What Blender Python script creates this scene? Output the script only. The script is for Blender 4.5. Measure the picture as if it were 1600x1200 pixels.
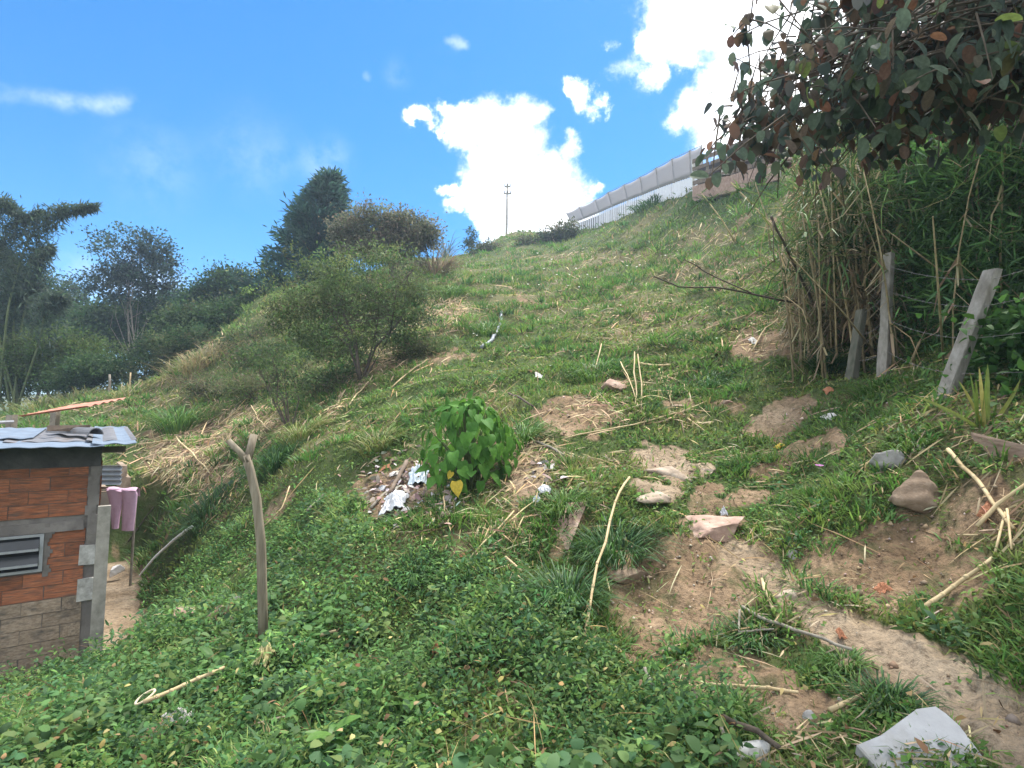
import bpy, bmesh, math, random
import numpy as np
from mathutils import Vector, Matrix

for o in list(bpy.data.objects):
    bpy.data.objects.remove(o, do_unlink=True)
SC = bpy.context.scene
COL = SC.collection
random.seed(7)
RNG = np.random.default_rng(11)
R = math.radians

# ------------------------------------------------------------------ camera
F = 860.0            # focal length in photo pixels (1600 wide)
CAMZ = 1.6
PITCH = R(4.3)
cam_d = bpy.data.cameras.new('camera')
cam_d.sensor_width = 36.0
cam_d.lens = F / 1600 * 36.0
cam_d.clip_start = 0.05
cam_d.clip_end = 3000
cam = bpy.data.objects.new('camera', cam_d)
cam.location = (0, 0, CAMZ)
cam.rotation_euler = (math.pi / 2 + PITCH, 0, 0)
COL.objects.link(cam)
SC.camera = cam

# ------------------------------------------------------------------ sky and sun
SUN_EL, SUN_AZ = R(64), R(34)      # high, ahead and to the right
w = bpy.data.worlds.new('World')
SC.world = w
w.use_nodes = True
nt = w.node_tree
for n in list(nt.nodes):
    nt.nodes.remove(n)
def wn(t, **k):
    n = nt.nodes.new(t)
    for a, b in k.items():
        setattr(n, a, b)
    return n
def wl(a, b):
    nt.links.new(a, b)
out = wn('ShaderNodeOutputWorld')
sky = wn('ShaderNodeTexSky', sky_type='NISHITA')
sky.sun_disc = False
sky.sun_elevation = SUN_EL
sky.sun_rotation = SUN_AZ
sky.altitude = 1500
sky.air_density = 1.0
sky.dust_density = 0.35
sky.ozone_density = 3.0
hs = wn('ShaderNodeHueSaturation')
hs.inputs['Saturation'].default_value = 1.36
hs.inputs['Hue'].default_value = 0.496
wl(sky.outputs[0], hs.inputs['Color'])
bg1 = wn('ShaderNodeBackground')
bg1.inputs[1].default_value = 0.071
wl(hs.outputs[0], bg1.inputs[0])
tc = wn('ShaderNodeTexCoord')
def mth(op, a, b=None, c=None, clamp=False):
    n = wn('ShaderNodeMath', operation=op)
    n.use_clamp = clamp
    for i, v in enumerate((a, b, c)):
        if v is None:
            continue
        if isinstance(v, (int, float)):
            n.inputs[i].default_value = v
        else:
            wl(v, n.inputs[i])
    return n.outputs[0]
def noise(scale, detail, rough, vec, off=(0, 0, 0)):
    m = wn('ShaderNodeMapping')
    m.inputs['Location'].default_value = off
    wl(vec, m.inputs['Vector'])
    n = wn('ShaderNodeTexNoise')
    n.inputs['Scale'].default_value = scale
    n.inputs['Detail'].default_value = detail
    n.inputs['Roughness'].default_value = rough
    wl(m.outputs[0], n.inputs['Vector'])
    return n
DIR = tc.outputs['Generated']
# warp the direction so that the cloud edges billow
nz = noise(8.0, 7.0, 0.66, DIR, (3.1, 1.7, 0.4))
sub = wn('ShaderNodeVectorMath', operation='SUBTRACT')
sub.inputs[1].default_value = (0.5, 0.5, 0.5)
wl(nz.outputs['Color'], sub.inputs[0])
scl = wn('ShaderNodeVectorMath', operation='SCALE')
scl.inputs['Scale'].default_value = 0.13
wl(sub.outputs[0], scl.inputs[0])
add = wn('ShaderNodeVectorMath', operation='ADD')
wl(DIR, add.inputs[0])
wl(scl.outputs[0], add.inputs[1])
WDIR = add.outputs[0]
def sky_dir(u, v):
    d = Vector(((u - 800) / F, math.cos(PITCH) - (600 - v) / F * math.sin(PITCH), math.sin(PITCH) + (600 - v) / F * math.cos(PITCH)))
    return d.normalized()
# cloud puffs: direction (as picture position), angular radius in picture units, strength
PUFFS = [
    (655, 183, 16, .9), (680, 180, 20, .95), (705, 178, 25, 1), (732, 186, 32, 1), (765, 195, 44, 1), (800, 192, 40, 1), (826, 185, 24, .9), (778, 240, 44, 1), (808, 236, 44, 1), (790, 290, 62, 1),
    (765, 322, 44, 1), (830, 300, 58, 1), (852, 282, 40, 1), (880, 300, 40, 1), (906, 306, 28, .95), (810, 350, 64, 1), (850, 345, 54, 1), (884, 342, 44, 1), (790, 378, 30, 1), (742, 300, 24, .8),
    (704, 298, 15, .62), (718, 330, 20, .8), (752, 348, 26, .9), (887, 222, 16, .7), (890, 243, 23, .85), (868, 249, 14, .6), (905, 350, 40, 1),
    (1070, 10, 74, 1), (1042, 55, 46, 1), (1016, 72, 26, .8), (1112, 0, 74, 1), (1062, 88, 26, .7), (1122, 130, 46, 1), (1102, 165, 42, .95), (1076, 186, 26, .75), (1142, 182, 62, 1), (1205, 200, 74, 1),
    (1250, 100, 105, 1), (1350, 50, 140, 1), (1240, -60, 140, 1), (1450, -60, 160, .9),
    (894, 140, 18, .72), (911, 165, 21, .76), (936, 180, 19, .66), (956, 186, 13, .5), (955, 72, 12, .34), (985, 105, 22, .42), (1012, 122, 22, .36), (960, 110, 20, .3),
]
# thin streaks that keep their line
STREAKS = [(-15, 146, 9, .40), (10, 149, 9, .40), (38, 152, 9, .42), (62, 155, 9, .42), (84, 158, 10, .46), (104, 161, 11, .5), (124, 163, 10, .52), (144, 163, 10, .56), (164, 162, 10, .56), (184, 160, 9, .54), (200, 157, 7, .45), (176, 150, 10, .26), (192, 148, 8, .22),
           (699, 69, 4, .5), (706, 70, 5, .6), (713, 71, 6, .8), (720, 71, 5, .7), (726, 72, 4, .4), (575, 116, 4, .4), (580, 118, 4, .4), (515, 252, 26, .30), (500, 260, 20, .26), (400, 238, 46, .24), (235, 262, 46, .22), (625, 115, 14, .22), (215, 450, 40, .9), (250, 460, 26, .8), (120, 425, 26, .25), (60, 500, 40, .8), (100, 490, 30, .8)]
field = None
scl2 = wn('ShaderNodeVectorMath', operation='SCALE')
scl2.inputs['Scale'].default_value = 0.035
wl(sub.outputs[0], scl2.inputs[0])
add2 = wn('ShaderNodeVectorMath', operation='ADD')
wl(DIR, add2.inputs[0])
wl(scl2.outputs[0], add2.inputs[1])
def puff(u, v, r, s, vec, lo, hi):
    d = wn('ShaderNodeVectorMath', operation='DISTANCE')
    wl(vec, d.inputs[0])
    d.inputs[1].default_value = sky_dir(u, v)
    k = 1.0 / math.sqrt(1 + ((u - 800) / F) ** 2 + ((v - 600) / F) ** 2)
    rad = r / F * k * 1.12
    m = wn('ShaderNodeMapRange', interpolation_type='SMOOTHSTEP')
    m.inputs['From Min'].default_value = rad * hi
    m.inputs['From Max'].default_value = rad * lo
    m.inputs['To Min'].default_value = 0
    m.inputs['To Max'].default_value = s
    wl(d.outputs['Value'], m.inputs['Value'])
    return m.outputs[0]
for (u, v, r, s) in PUFFS:
    m_ = puff(u, v, r, s, WDIR, .35, 1.25)
    field = m_ if field is None else mth('MAXIMUM', field, m_)
thin = None
for (u, v, r, s) in STREAKS:
    m_ = puff(u, v, r, s * .62, add2.outputs[0], 0.0, 2.0)
    thin = m_ if thin is None else mth('ADD', thin, m_)
# unseen cloud cover behind the camera and overhead, thickened for soft fill
n2 = noise(2.3, 6.0, 0.58, DIR, (5.3, 2.2, 9.1))
gen = wn('ShaderNodeMapRange', interpolation_type='SMOOTHSTEP')
gen.inputs['From Min'].default_value = 0.34
gen.inputs['From Max'].default_value = 0.52
wl(n2.outputs['Fac'], gen.inputs['Value'])
sep = wn('ShaderNodeSeparateXYZ')
wl(DIR, sep.inputs[0])
behind = wn('ShaderNodeMapRange', interpolation_type='SMOOTHSTEP')
behind.inputs['From Min'].default_value = 0.56
behind.inputs['From Max'].default_value = 0.22
wl(sep.outputs['Y'], behind.inputs['Value'])
field = mth('MAXIMUM', field, mth('MULTIPLY', gen.outputs[0], behind.outputs[0]))
n3 = noise(16.0, 7.0, 0.66, DIR, (1.3, 4.4, 2.5))
ero = mth('MULTIPLY_ADD', n3.outputs['Fac'], 1.9, -0.92)
dens = wn('ShaderNodeMapRange', interpolation_type='SMOOTHSTEP')
dens.inputs['From Min'].default_value = 0.0
dens.inputs['From Max'].default_value = 1.15
wl(mth('ADD', field, mth('MULTIPLY', ero, mth('MINIMUM', mth('MULTIPLY', field, 4.0), 1.0))), dens.inputs['Value'])
nt4 = noise(30.0, 4.0, 0.6, DIR, (0.3, 7.4, 1.5))
thin = mth('MULTIPLY', mth('MULTIPLY', thin, mth('MULTIPLY_ADD', nt4.outputs['Fac'], 3.4, -1.05, clamp=True)), 0.42, clamp=True)
bg2 = wn('ShaderNodeBackground')
n5 = noise(9.0, 5.0, 0.6, DIR, (8.3, 0.4, 3.5))
shade = wn('ShaderNodeValToRGB')
shade.color_ramp.elements[0].position = 0.36
shade.color_ramp.elements[0].color = (0.50, 0.55, 0.64, 1)
shade.color_ramp.elements[1].position = 0.52
shade.color_ramp.elements[1].color = (1.0, 1.0, 1.0, 1)
wl(n5.outputs['Fac'], shade.inputs[0])
wl(shade.outputs[0], bg2.inputs[0])
bg2.inputs[1].default_value = 0.80
mix = wn('ShaderNodeMixShader')
wl(mth('MAXIMUM', dens.outputs[0], thin, clamp=True), mix.inputs[0])
wl(bg1.outputs[0], mix.inputs[1])
wl(bg2.outputs[0], mix.inputs[2])
wl(mix.outputs[0], out.inputs['Surface'])

sun_d = bpy.data.lights.new('sun', 'SUN')
sun_d.energy = 2.5
sun_d.angle = R(18)
sun_d.color = (1.0, 0.95, 0.87)
sun = bpy.data.objects.new('sun', sun_d)
sdir = Vector((math.sin(SUN_AZ) * math.cos(SUN_EL), math.cos(SUN_AZ) * math.cos(SUN_EL), math.sin(SUN_EL)))
sun.rotation_euler = (-sdir).to_track_quat('-Z', 'Y').to_euler()
sun.location = sdir * 60
COL.objects.link(sun)

SC.view_settings.view_transform = 'Standard'
SC.view_settings.look = 'None'
SC.view_settings.gamma = 1
SC.view_settings.use_curve_mapping = False
SC.view_settings.exposure = 1.82
SC.cycles.max_bounces = 6
SC.cycles.diffuse_bounces = 3
SC.cycles.glossy_bounces = 2
SC.cycles.transmission_bounces = 4
SC.cycles.volume_bounces = 0
SC.cycles.transparent_max_bounces = 6
SC.cycles.caustics_reflective = False
SC.cycles.caustics_refractive = False
try:
    SC.cycles.use_denoising = True
    SC.cycles.denoiser = 'OPENIMAGEDENOISE'
except Exception:
    pass

# ------------------------------------------------------------------ maths helpers
cP, sP = math.cos(PITCH), math.sin(PITCH)
def P(u, v, Y):
    """World point seen at photo pixel (u, v) at forward distance Y."""
    dx, dy, dz = (u - 800) / F, cP - (600 - v) / F * sP, sP + (600 - v) / F * cP
    k = Y / dy
    return np.array([dx * k, Y, CAMZ + dz * k])
def UV(p):
    p = np.asarray(p, float)
    x, y, z = p[..., 0], p[..., 1], p[..., 2] - CAMZ
    d = y * cP + z * sP
    h = -y * sP + z * cP
    d = np.where(d < 0.05, 0.05, d)
    return 800 + F * x / d, 600 - F * h / d, d
def _hash(ix, iy, seed):
    n = (ix.astype(np.int64) * 374761393 + iy.astype(np.int64) * 668265263 + seed * 974634777) & 0xFFFFFFFF
    n = ((n ^ (n >> 13)) * 1274126177) & 0xFFFFFFFF
    return ((n ^ (n >> 16)) & 0xFFFFFF) / float(0xFFFFFF)
def vnoise(x, y, seed=0):
    x = np.asarray(x, float); y = np.asarray(y, float)
    ix, iy = np.floor(x), np.floor(y)
    fx, fy = x - ix, y - iy
    fx, fy = fx * fx * (3 - 2 * fx), fy * fy * (3 - 2 * fy)
    a, b = _hash(ix, iy, seed), _hash(ix + 1, iy, seed)
    c, d = _hash(ix, iy + 1, seed), _hash(ix + 1, iy + 1, seed)
    return (a * (1 - fx) + b * fx) * (1 - fy) + (c * (1 - fx) + d * fx) * fy
def fbm(x, y, seed=0, oct=4):
    s, a, t = 0, 0.5, 0
    for i in range(oct):
        s = s + a * vnoise(x * 2 ** i + 17.3 * i, y * 2 ** i - 9.1 * i, seed + i)
        t += a
        a *= 0.5
    return s / t
def sstep(a, b, x):
    t = np.clip((x - a) / (b - a), 0, 1)
    return t * t * (3 - 2 * t)

# ------------------------------------------------------------------ terrain height
CP = []
for u, v, Y in [
    (800, 1200, 2.7), (1100, 1200, 2.55), (1440, 1170, 2.4), (1600, 1190, 2.2), (500, 1200, 2.85), (0, 1200, 3.4), (200, 1190, 3.2),
    (100, 1095, 5.0), (300, 1080, 4.2), (412, 1000, 4.6), (600, 1000, 4.2), (600, 1100, 3.3), (800, 1100, 3.15), (900, 1000, 3.75),
    (300, 955, 6.2), (360, 945, 6.1), (300, 880, 8.6), (400, 850, 7.4), (500, 800, 6.9), (600, 850, 5.4), (450, 720, 9.3),
    (235, 800, 11.5), (240, 770, 12.0), (280, 720, 13.0), (340, 660, 16), (250, 650, 17), (200, 640, 18), (100, 640, 19), (0, 650, 20), (170, 612, 22),
    (300, 560, 22), (565, 590, 13.5), (450, 670, 11.5), (400, 560, 19), (350, 600, 18), (500, 620, 13),
    (735, 762, 6.4), (740, 620, 9.6), (800, 560, 12), (800, 500, 16.5), (800, 450, 23), (800, 410, 36), (800, 385, 55), (740, 394, 48), (690, 410, 40),
    (600, 740, 7.0), (850, 720, 6.5), (850, 830, 5.2), (700, 900, 4.8), (950, 760, 5.9), (950, 850, 4.9),
    (1050, 720, 6.3), (1110, 812, 5.0), (1200, 650, 7.2), (1100, 590, 9.2), (1000, 640, 8.0), (950, 600, 9.4), (1280, 745, 5.4), (1230, 800, 4.9),
    (1300, 600, 7.4), (1330, 560, 8.2), (1380, 580, 7.0), (1470, 630, 5.2), (1560, 660, 4.4), (1400, 700, 4.8), (1380, 725, 4.7), (1430, 775, 4.35),
    (1400, 850, 4.05), (1400, 940, 3.6), (1150, 870, 4.5), (1400, 800, 4.28), (1420, 900, 3.92), (1250, 940, 3.8), (1350, 1010, 3.25), (1500, 1090, 2.75), (1560, 950, 3.2), (1560, 800, 3.7), (1590, 720, 3.8),
    (1200, 1170, 2.65), (1060, 850, 4.65), (1050, 880, 4.42), (1040, 940, 4.12), (1000, 1015, 3.68), (1120, 1050, 3.3), (1250, 1060, 3.1), (1200, 880, 4.35),
    (895, 374, 50), (870, 378, 52), (940, 354, 40), (1000, 328, 33), (1080, 304, 27), (1190, 274, 22), (1100, 335, 24), (1200, 350, 18.5),
    (1000, 400, 25), (1000, 450, 18), (1000, 500, 14), (1000, 560, 10.7), (1100, 400, 20), (1200, 450, 13), (1200, 550, 9.3), (1260, 520, 9.6),
    (900, 450, 21), (900, 400, 31), (700, 450, 22), (700, 500, 16.5), (620, 480, 20), (640, 410, 40), (500, 500, 20), (400, 480, 28),
]:
    CP.append(P(u, v, Y))
CP += [np.array(p, float) for p in [
    (0, 0, 0), (1.2, 1.2, .02), (-1.5, 1.0, -.15), (3, 0, .6), (5, 0, 1.1), (8, 3, 2.6), (12, 8, 5.6), (10, 12, 6.5), (20, 20, 13), (15, 22, 12.8), (20, 45, 21), (0, 75, 20.5), (-4, 0, -.9), (-8, 2, -1.5),
    (0, -6, -.8), (8, -6, 1.0), (-12, 6, -1.6), (-12, -5, -2.2), (-18, 35, 3), (-35, 45, 0), (-25, 25, 1.5), (-30, 10, -2), (-20, 60, 6), (-60, 60, -2), (40, 70, 22), (40, 20, 17), (30, 0, 8), (-60, 10, -6), (-20, 90, 10)]]
CP = np.array(CP)
def tps_k(r2):
    return np.where(r2 > 1e-9, 0.5 * r2 * np.log(np.maximum(r2, 1e-9)), 0)
# solve in a log-stretched plane so that near and far control points carry equal weight
def warp(x, y):
    r = np.sqrt(x * x + y * y) + 1e-9
    s = np.log1p(r / 2.0) * 2.0 / r
    return x * s, y * s
wx, wy = warp(CP[:, 0], CP[:, 1])
NCP = len(CP)
# a trend plane in real space plus a smooth remainder
TR = lambda x, y: 0.36 * np.minimum(np.sqrt(np.maximum(y, 0) ** 2 + 9) - 3, 45) + 0.10 * np.clip(x, -20, 25)
K = tps_k((wx[:, None] - wx[None]) ** 2 + (wy[:, None] - wy[None]) ** 2)
A = np.zeros((NCP + 3, NCP + 3))
A[:NCP, :NCP] = K + np.eye(NCP) * 0.01
A[:NCP, NCP] = 1; A[:NCP, NCP + 1] = wx; A[:NCP, NCP + 2] = wy
A[NCP:, :NCP] = A[:NCP, NCP:].T
sol = np.linalg.solve(A, np.concatenate([CP[:, 2] - TR(CP[:, 0], CP[:, 1]), np.zeros(3)]))
PATH_A, PATH_B = np.array([-4.62, 7.0]), np.array([-7.55, 11.3])   # yard path beside the brick house
PD = (PATH_B - PATH_A) / np.linalg.norm(PATH_B - PATH_A)
PN = np.array([PD[1], -PD[0]])           # to the right of the path
YARD_Z = -1.25
def base_h(x, y):
    x = np.asarray(x, float); y = np.asarray(y, float)
    sh = x.shape
    x, y = x.ravel(), y.ravel()
    z = np.empty_like(x)
    for i in range(0, len(x), 40000):
        a, b = warp(x[i:i + 40000], y[i:i + 40000])
        k = tps_k((a[:, None] - wx[None]) ** 2 + (b[:, None] - wy[None]) ** 2)
        z[i:i + 40000] = k @ sol[:NCP] + sol[NCP] + sol[NCP + 1] * a + sol[NCP + 2] * b
    z += TR(x, y)
    # level yard of the house
    rx, ry = x - PATH_A[0], y - PATH_A[1]
    t = rx * PD[0] + ry * PD[1]
    d = rx * PN[0] + ry * PN[1]
    inside = (1 - sstep(-.05, .75, d)) * sstep(-1.3, -.2, t) * (1 - sstep(6.2, 7.2, t)) * sstep(-6.5, -5.5, d)
    z = z * (1 - inside) + YARD_Z * inside
    r = np.sqrt(x * x + y * y)
    far = sstep(75, 160, r)
    zf = -8 + 14 * fbm(x / 90, y / 90, 5, 3) + 10 * sstep(0, 200, y)
    return (z * (1 - far) + zf * far).reshape(sh)
def height(x, y):
    x = np.asarray(x, float); y = np.asarray(y, float)
    z = base_h(x, y)
    r = np.sqrt(x * x + y * y)
    hill = sstep(4, 9, y)
    rx, ry = x - PATH_A[0], y - PATH_A[1]
    yard = 1 - (1 - sstep(-.2, .5, rx * PN[0] + ry * PN[1])) * sstep(-1, 0, rx * PD[0] + ry * PD[1]) * (1 - sstep(6, 7, rx * PD[0] + ry * PD[1]))
    amp = (1 - sstep(60, 100, r)) * (0.25 + 0.75 * sstep(1.5, 4, r)) * (0.1 + 0.9 * yard)
    z = z + amp * ((fbm(x * .9, y * .9, 31, 3) - .5) * .22 + (fbm(x * 3.1, y * 3.1, 41, 3) - .5) * .10)
    # small terraces trodden along the contour of the slope
    z = z + amp * hill * (fbm(x * .35 + 3, y * 1.25 + x * .15, 51, 2) - .5) * .42
    z = z + amp * hill * (fbm(x * 1.1 + 3, y * 3.3, 61, 2) - .5) * .16
    return z
def G(u, v, lift=0.0):
    """Ground point seen at photo pixel(s)."""
    p0 = P(u, v, 1.0) - np.array([0, 0, CAMZ])
    ts = np.exp(np.linspace(math.log(1.3), math.log(85), 420))
    q = p0[None] * ts[:, None]
    dz = q[:, 2] + CAMZ - height(q[:, 0], q[:, 1])
    hit = np.where(dz < 0)[0]
    if len(hit) == 0:
        i = int(np.argmin(dz))
        t = ts[i]
    else:
        i = max(1, hit[0])
        a, b = ts[i - 1], ts[i]
        for _ in range(14):
            m = (a + b) / 2
            q = p0 * m
            if q[2] + CAMZ - height(q[0], q[1]) < 0:
                b = m
            else:
                a = m
        t = b
    q = p0 * t
    return np.array([q[0], q[1], float(height(q[0], q[1])) + lift])

def Gv(us, vs):
    """ground points seen at many picture positions"""
    dx, dy, dz = (us - 800) / F, cP - (600 - vs) / F * sP, sP + (600 - vs) / F * cP
    D = np.stack([dx / dy, np.ones_like(dx), dz / dy], -1)
    ts = np.exp(np.linspace(math.log(1.4), math.log(80), 130))
    Q = D[:, None] * ts[None, :, None]
    below_ = Q[..., 2] + CAMZ < height(Q[..., 0], Q[..., 1])
    i = np.argmax(below_, 1)
    ok = below_.any(1) & (i > 0)
    a, b = ts[np.maximum(i - 1, 0)], ts[i]
    for _ in range(9):
        m = (a + b) / 2
        q = D * m[:, None]
        h = q[:, 2] + CAMZ < height(q[:, 0], q[:, 1])
        b, a = np.where(h, m, b), np.where(h, a, m)
    q = D * b[:, None]
    return np.stack([q[:, 0], q[:, 1], height(q[:, 0], q[:, 1])], -1)[ok]
# ------------------------------------------------------------------ ground cover masks (kept as marks on the ground)
DIRT = [(630, 765, 85, 45, -15, 1), (1058, 932, 100, 100, 0, 1.3), (1035, 722, 56, 28, 8, 1), (1020, 772, 36, 17, 0, 1), (1105, 732, 22, 10, 0, 1), (1110, 775, 42, 13, 5, 1), (1110, 812, 62, 24, 5, 1),
        (1410, 880, 135, 72, 15, 1.15), (1430, 825, 80, 45, 0, 1), (900, 650, 70, 38, -10, .95), (958, 605, 30, 22, 0, .9), (1190, 540, 70, 34, 0, .85), (780, 1000, 45, 22, 0, .8), (1290, 690, 26, 18, 60, .9),
        (1210, 655, 55, 24, -20, .95), (820, 740, 60, 40, -30, .75), (730, 850, 70, 40, 0, .35), (1120, 1050, 80, 30, 10, .85), (1250, 1090, 100, 52, 10, 1), (900, 830, 22, 50, 25, .8), (1180, 860, 60, 22, 8, .8),
        (1560, 790, 70, 60, 20, .75), (680, 690, 50, 12, 20, .4), (1270, 840, 25, 45, 0, .6), (1490, 910, 40, 60, 0, .6), (860, 985, 40, 20, 0, .6), (1060, 1110, 80, 25, 0, .45), (230, 1150, 80, 25, 0, .5),
        (1140, 630, 30, 12, 0, .6), (1400, 640, 60, 14, 0, .3), (350, 740, 35, 16, 0, .7), (340, 800, 30, 20, 0, .5), (1310, 650, 40, 14, 0, .4), (560, 1000, 50, 10, 0, .2), (690, 885, 60, 12, 0, .45), (700, 560, 60, 14, 0, .5),
        (870, 690, 50, 10, 0, .3), (1240, 1010, 60, 30, 10, .4), (1100, 480, 60, 14, 0, .35), (1220, 340, 60, 30, 0, .3), (830, 790, 40, 20, 0, .4), (300, 690, 90, 40, 0, .6)]
PATHL = [(1135, 864, 24), (1215, 908, 36), (1300, 972, 42), (1400, 1035, 48), (1510, 1095, 60), (1640, 1180, 84)]
STRAW = [(285, 715, 70, 46, 0, .9), (390, 668, 72, 30, 0, 1), (690, 487, 48, 26, 0, 1), (590, 570, 80, 28, -30, .7), (520, 640, 50, 20, -40, .45), (1180, 530, 75, 35, 0, .5), (1040, 595, 60, 20, 0, .4), (1060, 655, 60, 16, 0, .4), (1120, 430, 120, 30, 0, .55),
         (960, 405, 150, 14, 0, .5), (1000, 500, 120, 50, 0, .45), (250, 590, 100, 26, -25, .5), (820, 720, 30, 50, 20, .8), (1575, 830, 35, 45, 0, .25), (1110, 370, 70, 14, 0, .55), (950, 640, 60, 30, 0, .5), (800, 850, 60, 40, -40, .3), (640, 555, 50, 30, 0, .4),
         (300, 640, 60, 22, 0, .35), (1250, 480, 40, 50, 0, .6), (150, 630, 130, 18, 0, .5), (1300, 420, 80, 90, 0, .8), (850, 460, 250, 60, 0, .25), (770, 760, 200, 60, 0, .25), (330, 745, 50, 50, 0, .7)]
WEED = [(0, 1090), (150, 1000), (240, 900), (250, 820), (330, 770), (470, 760), (560, 800), (620, 850), (720, 890), (830, 960), (960, 1010), (1080, 1060), (1140, 1130), (1170, 1300), (-900, 1900), (-600, 1250)]
def blobs(L, u, v, scale=1.0):
    m = np.zeros_like(u)
    for (a, b, ru, rv, ang, s) in L:
        c, q = math.cos(R(ang)), math.sin(R(ang))
        du, dv = (u - a), (v - b)
        x, y = (du * c + dv * q) / (ru * scale), (-du * q + dv * c) / (rv * scale)
        d = np.sqrt(x * x + y * y)
        m = np.maximum(m, s * (1 - sstep(.55, 1.25, d)))
    return m
def seg_mask(L, u, v):
    m = np.zeros_like(u)
    for (a, b, r0), (c, d, r1) in zip(L, L[1:]):
        ex, ey = c - a, d - b
        t = np.clip(((u - a) * ex + (v - b) * ey) / (ex * ex + ey * ey), 0, 1)
        q = np.hypot(u - a - t * ex, v - b - t * ey) / (r0 + (r1 - r0) * t)
        m = np.maximum(m, 1 - sstep(.6, 1.25, q))
    return m
def poly_mask(poly, u, v):
    inside = np.zeros(u.shape, bool)
    n = len(poly)
    for i in range(n):
        (x0, y0), (x1, y1) = poly[i], poly[(i + 1) % n]
        c = ((y0 > v) != (y1 > v)) & (u < (x1 - x0) * (v - y0) / ((y1 - y0) if y1 != y0 else 1e-9) + x0)
        inside ^= c
    return inside
HOUSE_XY = P(141, 1032, 6.9)[:2]
def behind_front(p):
    """metres behind the line of the house front"""
    return -((p[:, 0] - HOUSE_XY[0]) * .6 - (p[:, 1] - HOUSE_XY[1]) * .8)
def masks(p):
    """bare soil, straw, broad-leaved weeds (each 0..1) for ground points p (N,3)"""
    u, v, d = UV(p)
    x, y = p[:, 0], p[:, 1]
    front = (p[:, 1] > .5).astype(float)
    j = 26 * np.clip(6 / np.maximum(d, 1), .25, 1.6)
    ju, jv = (fbm(x * 2.3, y * 2.3, 71, 3) - .5) * 3 * j, (fbm(x * 2.3, y * 2.3, 81, 3) - .5) * 2 * j
    dirt = blobs(DIRT, u + ju, v + jv) * front
    pth = seg_mask(PATHL, u + ju * .6, v + jv * .6) * front
    dirt = np.maximum(dirt, pth)
    rx, ry = x - PATH_A[0], y - PATH_A[1]
    t, dd = rx * PD[0] + ry * PD[1], rx * PN[0] + ry * PN[1]
    yard = (1 - sstep(-.12, .22, dd + ju * .012)) * sstep(-.25, .1, behind_front(p) + ju * .006) * (1 - sstep(5.6, 6.6, t))
    dirt = np.maximum(dirt, yard)
    gen = sstep(.62, .78, fbm(x * .8, y * 1.5, 91, 4)) * .6
    dirt = np.maximum(dirt, gen * sstep(3, 6, y) * (1 - sstep(18, 30, y)))
    brk = fbm(x * 4.5, y * 4.5, 111, 4) - .5
    dirt = np.where(yard > .5, dirt, sstep(.34, .68, dirt + brk * (1.2 - .45 * np.maximum(pth, np.clip(dirt - 1, 0, .3) * 2.5))) * np.clip(dirt * 2.2, 0, 1))
    straw = np.maximum(blobs(STRAW, u + ju, v + jv) * front, sstep(.55, .75, fbm(x * .5, y * 1.1, 101, 3)) * .45)
    weed = poly_mask(WEED, u + ju * 1.2, v + jv * 1.2).astype(float)
    weed = np.maximum(weed, ((u < 0) & (v > 900)) * 1.0) * front
    masks.path = pth
    masks.pale = np.maximum(np.maximum(pth, yard), blobs([(1035, 722, 60, 32, 0, 1), (1020, 772, 40, 22, 0, 1), (1107, 732, 30, 14, 0, 1), (820, 745, 50, 30, 0, .6), (1200, 650, 50, 20, 0, .6)], u + ju * .5, v + jv * .5) * front)
    return dirt, straw, weed, yard
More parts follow.
